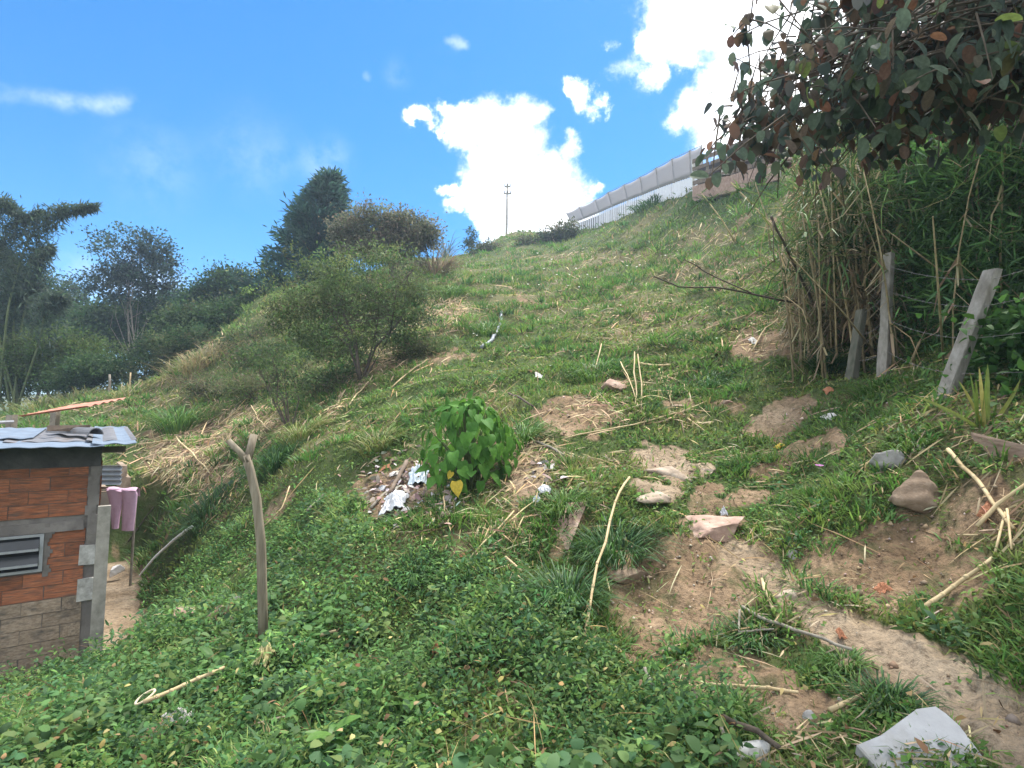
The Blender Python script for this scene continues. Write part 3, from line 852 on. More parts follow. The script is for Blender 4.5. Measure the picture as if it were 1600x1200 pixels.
# cut straw lying about
p0, r0 = scatter(90000, 2.0, 55, 58)
d, s, wd, yd = masks(p0)
keep = (RNG.random(len(p0)) < (.055 + .9 * s ** 1.6) * (1 - .8 * d)) & (RNG.random(len(p0)) > wd * .85) & keep_off_house(p0) & (yd < .2)
p0, r0 = p0[keep][:24000], r0[keep][:24000]
N = len(p0)
an = RNG.uniform(0, 6.283, N)
ax = np.stack([np.cos(an), np.sin(an), np.zeros(N)], -1)
Ls = (.08 + .011 * r0) * np.exp(RNG.normal(.2, .6, N))
# follow the slope
e = .15
q = p0 + ax * e
sl = (height(q[:, 0], q[:, 1]) - p0[:, 2]) / e
ax[:, 2] = np.clip(sl, -1, 1) + RNG.normal(0, .16, N)
p0[:, 2] += .015 + .05 * RNG.random(N)
c = pal([(.40, .30, .16), (.50, .40, .23), (.30, .22, .12), (.24, .18, .11), (.36, .30, .20)], N, .2)
nrm = np.stack([RNG.normal(0, .5, N), -np.ones(N), np.ones(N)], -1)
straw = leaves(p0 - ax * Ls[:, None] * .5, ax, nrm, Ls, (.0035 + .0010 * r0) * RNG.uniform(.6, 1.6, N), c, 'oval')
us, vs = [], []
for (u, v, ru, rv, an_, st_) in STRAW:
    k = int(7.5 * math.sqrt(ru * rv) * st_ ** 2 * 1.5)
    a_, b_ = RNG.normal(0, .55, k) * ru, RNG.normal(0, .55, k) * rv
    cs_, sn_ = math.cos(R(an_)), math.sin(R(an_))
    us.append(u + a_ * cs_ - b_ * sn_); vs.append(v + a_ * sn_ + b_ * cs_)
p1 = Gv(np.concatenate(us), np.concatenate(vs))
p1 = p1[keep_off_house(p1)]
r1 = np.hypot(p1[:, 0], p1[:, 1]); N = len(p1)
an = RNG.uniform(0, 6.283, N)
ax = np.stack([np.cos(an), np.sin(an), np.zeros(N)], -1)
q = p1 + ax * e
ax[:, 2] = np.clip((height(q[:, 0], q[:, 1]) - p1[:, 2]) / e, -1, 1) + RNG.normal(0, .2, N)
L1 = (.14 + .014 * r1) * np.exp(RNG.normal(0, .55, N))
p1[:, 2] += .02 + .06 * RNG.random(N)
straw2 = leaves(p1 - ax * L1[:, None] * .5, ax, np.stack([RNG.normal(0, .5, N), -np.ones(N), np.ones(N)], -1), L1, (.004 + .0012 * r1) * RNG.uniform(.6, 1.5, N), pal([(.46, .35, .20), (.54, .43, .26), (.34, .25, .15), (.27, .20, .13)], N, .2), 'oval')
stuff('straw_litter', [straw, straw2], M_STRAW, 'cut dry straw and cane scraps lying on the slope')
# earth crumbs and pebbles on the bare soil
p0, r0 = scatter(60000, 1.6, 14, 56)
d, s, wd, yd = masks(p0)
keep = (RNG.random(len(p0)) < np.clip(d - .3, 0, 1) * .5 * (1 - .8 * masks.path)) & (yd < .4)
p0, r0 = p0[keep][:7000], r0[keep][:7000]
N = len(p0)
sz = np.exp(RNG.normal(-4.95, .5, N)) * (1 + .06 * r0)
octv = np.array([(1, 0, 0), (-1, 0, 0), (0, 1, 0), (0, -1, 0), (0, 0, .8), (0, 0, -.6)], float)
octf = np.array([(0, 2, 4), (2, 1, 4), (1, 3, 4), (3, 0, 4), (2, 0, 5), (1, 2, 5), (3, 1, 5), (0, 3, 5)])
vv = (octv[None] * RNG.uniform(.55, 1.3, (N, 6, 1)) * sz[:, None, None] + p0[:, None, :]).reshape(-1, 3)
tt = (np.arange(N)[:, None, None] * 6 + octf[None]).reshape(-1, 3)
cc = np.repeat(pal([(.34, .25, .17), (.26, .19, .13), (.40, .34, .28), (.20, .15, .11)], N, .15), 6, 0)
M_CRUMB = leafmat('earth_crumbs', 0.0, .95, .1)
stuff('soil_crumbs', [(vv, tt, cc)], M_CRUMB, 'earth crumbs and pebbles on the bare patches')
# little white flowers on the upper slope
pts = []
for (u, v) in [(840, 405), (862, 415), (890, 440), (918, 440), (930, 445), (888, 458), (905, 460), (825, 455), (842, 456), (980, 426), (1000, 425), (1040, 410), (1080, 418), (1022, 400), (740, 535), (745, 538), (995, 428), (860, 588), (1155, 440), (870, 440), (850, 430), (900, 430), (1120, 545), (970, 490)]:
    q = G(u, v)
    k = max(.02, .0022 * q[1])
    for j in range(5):
        a = j * 1.257 + random.random()
        pts.append((q + UP * .12 * (1 + .06 * q[1]), np.array([math.cos(a), math.sin(a), .5]), k))
c0 = np.array([q[0] for q in pts]); a0 = np.array([q[1] for q in pts]); k0 = np.array([q[2] for q in pts])
fl = leaves(c0, a0, np.tile(UP, (len(pts), 1)), k0 * 1.2, k0, np.tile([.8, .8, .74], (len(pts), 1)), 'diamond')
stuff('white_flowers', [fl], M_LEAF, 'tiny white flowers scattered over the upper slope')

# ------------------------------------------------------------------ grass clumps that stand out
def grass_clump(u, v, wpx, hpx, label, cols, nb=220, name='grass_clump', group='big grass clumps on the slope', cat='grass clump', droop=.9, wide=1.0):
    q = G(u, v)
    rw, hh = wpx / F * q[1] * .5, hpx / F * q[1]
    an = RNG.uniform(0, 6.283, nb)
    rad = np.sqrt(RNG.random(nb))
    off = np.stack([np.cos(an), np.sin(an)], -1) * rad[:, None]
    b = np.zeros((nb, 3)); b[:, :2] = off * rw * .55
    b[:, 2] = height(b[:, 0] + q[0], b[:, 1] + q[1]) - q[2] - .02
    ax = np.concatenate([off * .65 + RNG.normal(0, .16, (nb, 2)), np.ones((nb, 1))], 1)
    bend = np.concatenate([off + RNG.normal(0, .3, (nb, 2)), np.full((nb, 1), -droop)], 1)
    Lb = hh * RNG.uniform(.65, 1.35, nb)
    # three-section arching blades
    axu, bn = unit(ax), unit(bend)
    sd = unit(np.cross(axu, bn + 1e-3))
    W = (.0045 + .0011 * q[1]) * wide * RNG.uniform(.7, 1.3, nb)[:, None]
    L_ = Lb[:, None]
    rows = []
    for (f, dr, wd_) in ((0, 0, .6), (.4, .05, 1), (.75, .22, .8), (1.0, .55, 0)):
        cpos = b + axu * L_ * f * (1 - .18 * f) + bn * L_ * dr
        rows += [cpos - sd * W * wd_ * .5, cpos + sd * W * wd_ * .5] if wd_ else [cpos]
    vv = np.stack(rows, 1)
    tq = np.array([(0, 1, 3), (0, 3, 2), (2, 3, 5), (2, 5, 4), (4, 5, 6)])
    tt = (np.arange(nb)[:, None, None] * 7 + tq[None]).reshape(-1, 3)
    cc = np.repeat(pal(cols, nb, .2), 7, 0)
    o = link(name, mesh_np(name, vv.reshape(-1, 3), tris=tt, col=cc), M_GRASS, loc=tuple(q))
    return tag(o, label, cat, group)
DG = [(.032, .085, .026), (.045, .11, .028), (.06, .13, .032), (.04, .095, .035)]
MG = [(.05, .12, .025), (.075, .155, .03), (.10, .18, .04)]
YG = [(.10, .155, .04), (.14, .18, .05), (.20, .20, .08)]
for a in [
    (960, 872, 150, 75, 'big dark green grass clump beside the long leaning cane', DG, 420),
    (885, 945, 120, 85, 'dark drooping grass clump left of the eroded bank', DG, 380),
    (432, 728, 80, 55, 'rounded dark grass clump just behind the forked post', DG, 320),
    (278, 672, 85, 70, 'bright upright grass clump above the house roof', MG, 300),
    (1290, 575, 90, 45, 'soft dark grass clump at the foot of the cane thicket', DG, 260),
    (705, 462, 60, 32, 'bright grass clump below the dry reeds', MG, 200),
    (330, 800, 120, 50, 'wide grass clump on the bank beside the pink trousers', DG, 320),
    (590, 700, 90, 48, 'light green grass clump above the rubbish heap', YG, 240),
    (1420, 695, 110, 40, 'low grass clump just above the grey rock', MG, 260),
    (760, 520, 110, 30, 'broad grass clump around the grey hose', MG, 240),
    (930, 590, 130, 40, 'wide grass clump above the brown clod', MG, 260),
    (1105, 605, 120, 36, 'dark creeping grass clump right of the straw bundle', DG, 260),
    (1370, 610, 120, 40, 'grass clump around the foot of the thin fence post', MG, 260),
    (815, 695, 70, 60, 'grass clump close to the right side of the heart leaved plant', MG, 260),
    (470, 690, 70, 60, 'grass clump under the small bare shrub', YG, 200),
    (645, 900, 110, 48, 'dark grass clump low on the bank under the rubbish heap', DG, 260),
    (735, 895, 80, 36, 'small fine grass clump beside the slanting dry stalk', MG, 200),
    (880, 800, 80, 55, 'fresh grass clump beside the white plastic scrap', MG, 260),
    (1125, 300, 100, 26, 'grass clump at the top of the slope under the plank fence', DG, 200),
    (1020, 318, 110, 24, 'grass clump along the foot of the net shelter', DG, 200),
    (1140, 1120, 90, 60, 'grass clump just above the white stone', MG, 260),
    (1320, 1040, 80, 40, 'grass clump on the edge of the sandy footpath', MG, 220),
    (1180, 1000, 90, 50, 'grass clump under the bent grey twig', DG, 220),
    (1390, 1105, 130, 60, 'leafy grass clump at the top edge of the grey slab', DG, 260),
    (1490, 300, 90, 60, 'grass clump inside the dark thicket', DG, 160),
    (520, 600, 110, 50, 'grass clump at the foot of the many stemmed tree', DG, 240),
    (60, 640, 120, 36, 'tall pale grass clump behind the roof', YG, 200),
    (330, 560, 120, 40, 'dry yellow grass clump in front of the tree line', [(.26, .22, .11), (.20, .19, .08)], 220),
    (200, 620, 110, 30, 'pale grass clump around the thin wooden stake', YG, 200),
]:
    grass_clump(*a)

# ------------------------------------------------------------------ trees
def blob(u, v, Y, ru, rv, wgt=1.0):
    """ellipsoid of foliage centred at a picture position, radii given in picture units"""
    return (P(u, v, Y), np.array([ru / F * Y, (ru + rv) * .45 / F * Y, rv / F * Y]), wgt)
def crown_arrays(bl, nclump, per, L, W, cols, cl, shape='diamond', droop=.0, lo=.35, flat=.7, jit=.18, updir=.0, outw=.7, rj=.09):
    wgt = np.array([b[2] * b[1].prod() ** (2 / 3) for b in bl])
    idx = RNG.choice(len(bl), nclump, p=wgt / wgt.sum())
    C = np.array([b[0] for b in bl])[idx]
    Rd = np.array([b[1] for b in bl])[idx]
    dr = rand_dirs(nclump)
    rad = lo + (1 - lo) * RNG.random(nclump) ** .6
    rad *= 1 + rj * RNG.normal(size=nclump)
    cc = C + dr * Rd * rad[:, None]
    csz = np.exp(RNG.normal(0, .3, nclump)) * cl
    ccol = pal(cols, nclump, jit)
    N = nclump * per
    ps = np.repeat(cc, per, 0) + RNG.normal(0, 1, (N, 3)) * np.repeat(csz, per)[:, None] * [1, 1, flat]
    ax = np.repeat(dr, per, 0) * outw + RNG.normal(0, .7, (N, 3)) + np.array([0, 0, updir - droop])
    nr_ = RNG.normal(0, .6, (N, 3)) + UP
    col = np.clip(np.repeat(ccol, per, 0) * (1 + RNG.normal(0, .16, (N, 1))), .004, .6)
    Ls = L * RNG.uniform(.65, 1.35, N)
    return leaves(ps, ax, nr_, Ls, W * RNG.uniform(.7, 1.3, N), col, shape), cc
def tree(name, label, cat, base, bl, nclump, per, L, W, cols, cl, trunk_r, bark, top=None, stems=1, limbs=22, group=None, crown_m=None, bend=.15, limb_lo=0.0, **k):
    base = np.asarray(base, float)
    t = thing(name, base, label, cat, group)
    (v, tr, c), cc = crown_arrays(bl, nclump, per, L, W, cols, cl, **k)
    o = link('crown', mesh_np('crown', v - base.astype(np.float32), tris=tr, col=c), crown_m or M_LEAF, t)
    cen = np.mean([b[0] for b in bl], 0)
    mb = MB()
    tops = []
    for s in range(stems):
        tip = (cen if top is None else np.asarray(top, float)) + (RNG.normal(0, 1, 3) * (bl[0][1] * .45) if stems > 1 else 0)
        m1 = base * .6 + tip * .4 + RNG.normal(0, 1, 3) * np.linalg.norm(tip - base) * bend * .35
        m2 = base * .25 + tip * .75 + RNG.normal(0, 1, 3) * np.linalg.norm(tip - base) * bend * .35
        rr_ = trunk_r * (1 if s == 0 else RNG.uniform(.55, .85))
        b0 = base - UP * .1 + (RNG.normal(0, trunk_r * .8, 3) * [1, 1, 0] if stems > 1 else 0)
        mb.tube([b0, b0 * .8 + m1 * .2, m1, m2, tip], [rr_ * 1.25, rr_, rr_ * .78, rr_ * .5, rr_ * .18], 7)
        tops.append((m1, m2, tip, rr_))
    for i in RNG.choice(len(cc), min(limbs, len(cc)), replace=False):
        m1, m2, tip, rr_ = tops[RNG.integers(0, len(tops))]
        f = RNG.random()
        s0 = m1 * (1 - f) + m2 * f if RNG.random() < .6 - limb_lo else m2 * (1 - f) + tip * f
        if limb_lo and cc[i][2] < s0[2]:
            continue
        e = cc[i]
        md = (s0 + e) / 2 + RNG.normal(0, .06, 3) * np.linalg.norm(e - s0) - UP * .04 * np.linalg.norm(e - s0)
        e = e * .88 + s0 * .12
        mb.tube([s0, md, e], [rr_ * .30, rr_ * .15, rr_ * .03], 5, cap=False)
    part('trunk', mb, bark, t, smooth=True)
    return t
def on_ground(x, y):
    return np.array([x, y, float(height(x, y))])
def below(u, Y, extra=0):
    q = P(u, 600, Y)
    return on_ground(q[0], q[1]) - UP * extra

BLUEG = [(.030, .066, .046), (.040, .082, .052), (.050, .096, .058)]
DARKG = [(.036, .074, .030), (.048, .092, .036), (.062, .108, .040)]
OLIVE = [(.075, .095, .042), (.09, .105, .048), (.065, .082, .036), (.11, .10, .06)]
LIGHTG = [(.075, .135, .035), (.10, .155, .042), (.065, .115, .034)]
FEATH = [(.085, .14, .05), (.11, .165, .058), (.13, .175, .065), (.095, .125, .06)]

# tall airy tree
tree('tall_tree', 'tall airy tree with two thin pale trunks and see-through crown', 'tree', below(205, 34), [blob(205, 400, 34, 66, 40), blob(165, 430, 34, 34, 26), blob(245, 430, 34, 34, 34), blob(200, 450, 34, 68, 32), blob(222, 378, 34, 34, 22), blob(260, 470, 34, 24, 22)],
     150, 62, .19, .12, [(.040, .066, .056), (.050, .080, .060), (.036, .058, .052)], .30, .085, M_PALEBARK, top=P(205, 395, 34), stems=2, limbs=60, lo=.3, limb_lo=.35, bend=.07)
# trees behind it
BG = 'mixed trees beyond the dip on the far side'
for a in [
    ('broadleaf_tree', 'dark rounded tree filling the gap under the tall airy tree', below(215, 37), [blob(215, 505, 37, 72, 42), blob(160, 515, 37, 55, 36), blob(262, 500, 37, 40, 45)], 520, 26, .34, .22, DARKG, .38, .16, {}),
    ('broadleaf_tree', 'loose pale tree between the bamboo and the tall airy tree', below(95, 40), [blob(95, 470, 40, 42, 30), blob(65, 500, 40, 50, 36), blob(120, 505, 40, 30, 30)], 330, 22, .36, .2, [(.04, .07, .045), (.055, .085, .05)], .42, .14, {}),
    ('broadleaf_tree', 'rounded blue green tree left of the conifer, highest of its group', below(350, 33), [blob(355, 455, 33, 46, 32), blob(325, 480, 33, 38, 34), blob(385, 480, 33, 34, 30)], 420, 26, .30, .19, BLUEG + DARKG, .32, .15, {}),
    ('broadleaf_tree', 'leafy dull green tree below the rounded blue green one', below(370, 27), [blob(365, 510, 27, 66, 40), blob(310, 520, 27, 44, 42), blob(410, 500, 27, 34, 46), blob(280, 520, 27, 34, 40)], 620, 26, .24, .15, DARKG + OLIVE[:1], .27, .15, {}),
]:
    tree(a[0], a[1], 'tree', a[2], a[3], a[4], int(a[5] * 2.1), a[6] * .62, a[7] * .62, a[8], a[9], a[10], M_BARK, group=BG, **a[11])
# leafy low trees in front of the dip
tree('leafy_shrub', 'wide light olive bush behind the brick house', 'bush', below(90, 24), [blob(60, 565, 24, 78, 42), blob(140, 570, 24, 58, 36), blob(10, 590, 24, 50, 40), blob(95, 540, 24, 60, 24)], 620, 46, .13, .06, LIGHTG + [(.075, .10, .04)], .24, .08, M_BARK, group='bushes along the dip')
tree('leafy_shrub', 'dark leafy bush right of the light olive bush', 'bush', below(150, 22.5), [blob(150, 580, 22.5, 50, 24), blob(110, 600, 22.5, 40, 18)], 240, 40, .12, .06, DARKG, .2, .06, M_BARK, group='bushes along the dip')
tree('leafy_shrub', 'broad leaved bush on the crest in front of the tree line', 'bush', below(265, 23), [blob(262, 545, 23, 48, 24), blob(285, 572, 23, 44, 30), blob(235, 585, 22.5, 40, 26), blob(300, 530, 23, 40, 22), blob(225, 555, 23, 30, 18)], 360, 40, .12, .055, DARKG + OLIVE[:2], .2, .06, M_BARK, group='bushes along the dip')
tree('leafy_shrub', 'coarse dull bush on the crest under the conifer', 'bush', below(390, 21), [blob(385, 545, 21, 40, 26), blob(430, 535, 21, 40, 30)], 240, 40, .12, .055, OLIVE + DARKG, .2, .06, M_BARK, group='bushes along the dip')

# conifer: whorls of drooping feathery branches
def conifer():
    Y = 30.0
    foot, apex = P(470, 520, Y), P(518, 276, Y)
    base = below(470, Y)
    t = thing('conifer', base, 'large dark blue green conifer with feathery branches', 'tree')
    mb = MB(); mb.tube([base - UP * .2, foot, apex - UP * .4], [.28, .22, .03], 7)
    ps, axs, cs, ls = [], [], [], []
    H = apex[2] - foot[2] + .4
    for i in range(400):
        f = RNG.random() ** .8            # 0 at the foot, 1 at the top
        sp = foot * (1 - f) + apex * f
        an = RNG.uniform(0, 6.283)
        reach = (1 - f) ** .8 * 3.6 * RNG.uniform(.75, 1.12) + .25
        dxy = np.array([math.cos(an), math.sin(an), 0])
        if dxy[0] > 0:
            reach *= .85
        rise = RNG.uniform(.10, .42)
        tip = sp + dxy * reach + UP * reach * rise
        mid = (sp + tip) / 2 - UP * .05 * reach
        if i % 2 == 0:
            mb.tube([sp, mid, tip], [.05 * (1.1 - f), .03, .01], 4, cap=False)
        colr = pal([(.030, .068, .056), (.038, .084, .062), (.048, .098, .068)], 1, .16)[0]
        k = int(26 + 60 * reach / 3)
        tt = RNG.random(k) ** .6
        q = sp[None] * (1 - tt[:, None]) + tip[None] * tt[:, None]
        q += RNG.normal(0, .16, (k, 3)) * (.5 + .5 * tt[:, None])
        ps.append(q)
        axs.append(dxy[None] * .9 + RNG.normal(0, .5, (k, 3)) + UP * RNG.normal(.15, .35, (k, 1)))
        cs.append(np.tile(colr, (k, 1)) * (1 + RNG.normal(0, .14, (k, 1))))
        ls.append(np.full(k, .42) * RNG.uniform(.6, 1.3, k))
    ps, axs, cs, ls = map(np.concatenate, (ps, axs, cs, ls))
    v, tr, c = leaves(ps, axs, rand_dirs(len(ps)) + UP * .4, ls, ls * .22, np.clip(cs, .004, .3), 'diamond')
    part('trunk', mb, M_BARK, t, smooth=True)
    link('crown', mesh_np('crown', v - base, tris=tr, col=c), M_LEAF, t)
conifer()
# rounded olive-brown tree right of the conifer
tree('round_tree', 'rounded olive brown tree on the crest right of the conifer', 'tree', below(610, 25), [blob(585, 355, 25, 50, 30), blob(635, 360, 25, 45, 26), blob(545, 365, 25, 26, 28), blob(600, 385, 25, 66, 26), blob(665, 370, 25, 22, 16)], 620, 46, .14, .07,
     [(.13, .135, .08), (.15, .145, .09), (.10, .12, .065), (.17, .145, .10)], .22, .14, M_BARK, jit=.2)
# feathery many-stemmed tree in the middle of the slope
b0 = G(565, 592)
Yt = b0[1]
tree('feathery_tree', 'feathery green tree with several dark stems in the middle slope', 'tree', b0, [blob(555, 440, Yt, 118, 52), blob(490, 465, Yt, 74, 40), blob(445, 500, Yt, 40, 22), blob(620, 465, Yt, 50, 34), blob(570, 405, Yt, 70, 22), blob(560, 480, Yt + .4, 96, 26), blob(455, 490, Yt, 40, 26), blob(480, 520, Yt, 36, 22), blob(640, 500, Yt, 38, 26), blob(600, 530, Yt, 60, 22), blob(500, 545, Yt + .5, 56, 26), blob(650, 540, Yt + .3, 40, 22), blob(550, 560, Yt + .5, 60, 20), blob(660, 450, Yt, 24, 30)],
     700, 34, .09, .030, FEATH, .17, .045, M_BARK, top=P(560, 450, Yt), stems=6, limbs=110, lo=.3, flat=.5, jit=.28, outw=.4, rj=.3)
# small bare shrub
b1 = G(452, 668)
tree('bare_shrub', 'small sparse shrub with thin bare stems left of the feathery tree', 'shrub', b1, [blob(430, 560, b1[1], 55, 34), blob(395, 555, b1[1], 34, 24), blob(470, 575, b1[1], 34, 30), blob(440, 605, b1[1], 44, 24)], 105, 18, .075, .03, FEATH + DARKG, .11, .022, M_TWIG, top=P(430, 560, b1[1]), stems=6, limbs=60, lo=.2, flat=.5)
SCR = [(.12, .13, .06), (.10, .135, .05), (.16, .14, .085), (.085, .125, .05)]
for (u, v, ru, rv, nk, lab) in ((395, 600, 60, 26, 150, 'low tangled scrub left of the small bare shrub'), (515, 600, 50, 18, 100, 'low tangled scrub between the bare shrub and the feathery tree'), (650, 540, 34, 18, 80, 'low tangled scrub right of the feathery tree'), (410, 545, 70, 30, 200, 'olive scrub on the crest behind the small bare shrub'), (640, 440, 36, 26, 130, 'olive scrub under the rounded tree beside the dry reeds'), (330, 600, 50, 20, 110, 'low brownish scrub on the bank left of the bare shrub')):
    b2 = G(u, v + rv * .7)
    tree('scrub_bush', lab, 'scrub', b2, [blob(u, v, b2[1], ru, rv), blob(u + ru * .5, v + rv * .3, b2[1] - .3, ru * .6, rv * .7), blob(u - ru * .5, v + rv * .3, b2[1] - .3, ru * .6, rv * .7)], nk, 22, .11, .03, SCR, .16, .02, M_TWIG, stems=6, limbs=60, lo=.1, rj=.3, jit=.24, group='tangled scrub on the left slope')
# bamboo at the left edge
def bamboo():
    Y = 23.0
    base = below(20, Y)
    t = thing('bamboo', base, 'bamboo clump at the left edge with arching plumes', 'bamboo')
    mb = MB()
    paths = [[(20, 640), (12, 480), (40, 380), (85, 328), (150, 322)], [(10, 640), (-10, 470), (0, 390), (25, 345), (62, 330)], [(0, 640), (-30, 430), (-25, 330), (0, 310), (30, 335)], [(30, 640), (35, 500), (50, 430), (62, 395), (80, 385)],
             [(15, 640), (20, 520), (28, 440), (15, 400), (-10, 380)], [(-10, 640), (-40, 500), (-50, 430), (-40, 380), (-10, 370)], [(40, 640), (60, 540), (72, 480), (85, 460), (100, 470)], [(10, 640), (5, 540), (15, 470), (40, 440), (60, 450)]]
    ps, axs, cs = [], [], []
    for j, pa in enumerate(paths):
        Yj = Y + RNG.uniform(-1.2, 1.2)
        pts = [P(u, v, Yj) for u, v in pa]
        pts[0] = base + np.array([RNG.normal(0, .3), RNG.normal(0, .3), -.1])
        # smooth through the points
        tt = np.linspace(0, 4, 33)
        pp = np.stack([np.interp(tt, range(5), [q[k] for q in pts]) for k in range(3)], -1)
        for _ in range(3):
            pp[1:-1] = (pp[:-2] + 2 * pp[1:-1] + pp[2:]) / 4
        mb2 = MB(); mb2.tube(pp, list(np.linspace(.05, .008, 33)), 5)
        part('culm', mb2, M_CULM, t, smooth=True)
        N = 2500 if j == 0 else 1800
        f = RNG.uniform(.25, 1, N) ** .8 * 32
        i0 = np.clip(f.astype(int), 0, 31)
        q = pp[i0] + (pp[i0 + 1] - pp[i0]) * (f - i0)[:, None]
        taper = 1 - .93 * (f / 32) ** 2
        q += RNG.normal(0, .42, (N, 3)) * taper[:, None] * [1, 1, .75] - UP * (.25 * RNG.random((N, 1))) * taper[:, None]
        ps.append(q)
        ax = RNG.normal(0, .6, (N, 3)) + np.array([.4, 0, -.5])
        axs.append(ax)
        cs.append(pal([(.06, .09, .065), (.08, .115, .07), (.05, .075, .055)], N, .18))
    ps, axs, cs = map(np.concatenate, (ps, axs, cs))
    v, tr, c = leaves(ps, axs, rand_dirs(len(ps)) + UP, RNG.uniform(.18, .40, len(ps)), .055, cs, 'diamond')
    link('foliage', mesh_np('foliage', v - base, tris=tr, col=c), M_LEAF, t)
M_CULM = surf('bamboo_culm', [(.3, (.07, .10, .04)), (.7, (.14, .16, .07))], 8, bump=.1)
bamboo()
tree('leafy_tree', 'dense dark tree mass under the bamboo plumes', 'tree', below(20, 26), [blob(10, 470, 26, 70, 60), blob(0, 530, 26, 80, 50), blob(50, 520, 26, 45, 40)], 620, 46, .18, .08, DARKG + BLUEG, .34, .16, M_BARK)
# dry reeds, saplings and bushes on the crest
def reeds(u, v, wpx, hpx, n, label, cols, name='reed_clump', cat='reeds'):
    q = G(u, v)
    grass_clump(u, v, wpx, hpx, label, cols, n, name, None, cat, droop=.4)
reeds(680, 432, 66, 48, 420, 'dry brown reed clump at the crest right of the round tree', [(.24, .19, .13), (.18, .15, .10), (.30, .24, .16)])
reeds(697, 398, 26, 40, 60, 'thin spiky reeds standing above the dry reed clump', [(.07, .10, .06), (.10, .12, .07)])
reeds(300, 575, 110, 44, 260, 'dry yellow reed clump on the crest in front of the bushes', [(.25, .21, .11), (.20, .19, .09)])
reeds(120, 612, 120, 30, 240, 'pale green reeds along the crest behind the roof', [(.15, .18, .08), (.20, .20, .09)])
b = G(737, 396)
tree('sapling', 'small lone sapling on the skyline left of the power pole', 'sapling', b, [blob(737, 378, b[1], 10, 16), blob(735, 362, b[1], 5, 9), blob(744, 388, b[1], 8, 7)], 46, 10, .30, .12, BLUEG, .16, .05, M_BARK, limbs=14)
b = G(868, 374)
tree('skyline_bush', 'dark bush on the skyline at the end of the net shelter', 'bush', b, [blob(880, 362, b[1], 14, 12), blob(862, 368, b[1], 12, 8), blob(893, 358, b[1] - 1.0, 8, 10)], 130, 14, .24, .12, OLIVE, .3, .05, M_BARK, group='bushes on the skyline')
b = G(830, 380)
tree('skyline_bush', 'low grey green bush on the skyline right of the power pole', 'bush', b, [blob(822, 379, b[1], 18, 6), blob(845, 377, b[1], 14, 6)], 90, 12, .24, .12, OLIVE, .26, .03, M_BARK, group='bushes on the skyline')
b = G(765, 392)
tree('skyline_bush', 'low bush on the skyline left of the power pole foot', 'bush', b, [blob(768, 387, b[1], 16, 5), blob(750, 390, b[1], 12, 5)], 70, 12, .24, .12, OLIVE, .26, .03, M_BARK, group='bushes on the skyline')
grass_clump(856, 374, 26, 16, 'small spiky agave on the skyline beside the dark bush', [(.06, .09, .06)], 40, 'agave', None, 'agave', .1, 2.5)
# ------------------------------------------------------------------ brick house at the lower left
WD = np.array([.8, .6, 0.0])           # along the front wall, to the right
WN = np.array([.6, -.8, 0.0])          # out of the front wall
HB = P(141, 1032, 6.9)                 # foot of the right corner
HB[2] = YARD_Z
WALL_TOP = P(151, 696, 6.9)[2]
house = thing('brick_house', HB, 'small hollow brick house with grey mortar stains and metal sheet roof', 'house')
def wp(a, out, z):
    """point on the front wall: a metres left of the corner, out metres in front, z above the foot"""
    return HB - WD * a + WN * out + UP * z
def sp(a, out, z):
    """point on the right side wall: a metres back from the corner"""
    return HB - WN * a + WD * out + UP * z
Hh = WALL_TOP - YARD_Z
M_BRICK = surf('clay_brick', [(.28, (.17, .058, .03)), (.5, (.32, .112, .052)), (.72, (.42, .17, .085))], 4, bump=.6, bscale=14, stretch=(.7, 1, 3.0), dirt=((.10, .065, .048), 3.0, .44, .68), random_tint=.25)
M_BLOCK = surf('grey_block', [(.28, (.17, .12, .08)), (.5, (.28, .21, .15)), (.72, (.37, .30, .23))], 8, bump=.6, bscale=34, dirt=((.085, .072, .06), 2.5, .5, .75), random_tint=.18)
M_MORTAR = surf('mortar', [(.28, (.11, .095, .085)), (.5, (.18, .16, .145)), (.72, (.26, .235, .21))], 6, bump=.8, bscale=26, dirt=((.05, .046, .042), 3, .5, .72))
M_SOOT_SHADE = surf('soot_shade_render', [(.3, (.035, .033, .032)), (.7, (.085, .08, .075))], 7, bump=.6, bscale=24)
M_WHITEMORTAR = surf('pale_mortar', [(.3, (.26, .245, .22)), (.5, (.42, .40, .37)), (.7, (.60, .58, .55))], 14, bump=.6, bscale=30)
M_METAL = surf('galvanised_sheet', [(.3, (.11, .14, .185)), (.7, (.18, .225, .285))], 3.5, rough=.75, bump=.08, metallic=0, spec=.12, dirt=((.20, .16, .14), 4, .6, .75))
M_OLDMETAL = surf('weathered_sheet', [(.3, (.10, .10, .105)), (.7, (.20, .20, .21))], 4, rough=.6, bump=.15, metallic=.2, dirt=((.14, .10, .075), 5, .55, .7))
M_ALU = surf('window_aluminium', [(.3, (.26, .265, .28)), (.7, (.38, .385, .40))], 10, rough=.4, metallic=.25, bump=.05)
M_BOARD = surf('old_board', [(.3, (.10, .075, .055)), (.7, (.22, .165, .125))], 9, stretch=(.2, 1, 1), bump=.6)
LEN, DEP = 3.2, 3.6
mb = MB()
mb.box(wp(LEN, -DEP, -.3), WD * LEN, WN * DEP, UP * (Hh + .3))
part('wall', mb, M_MORTAR, house)
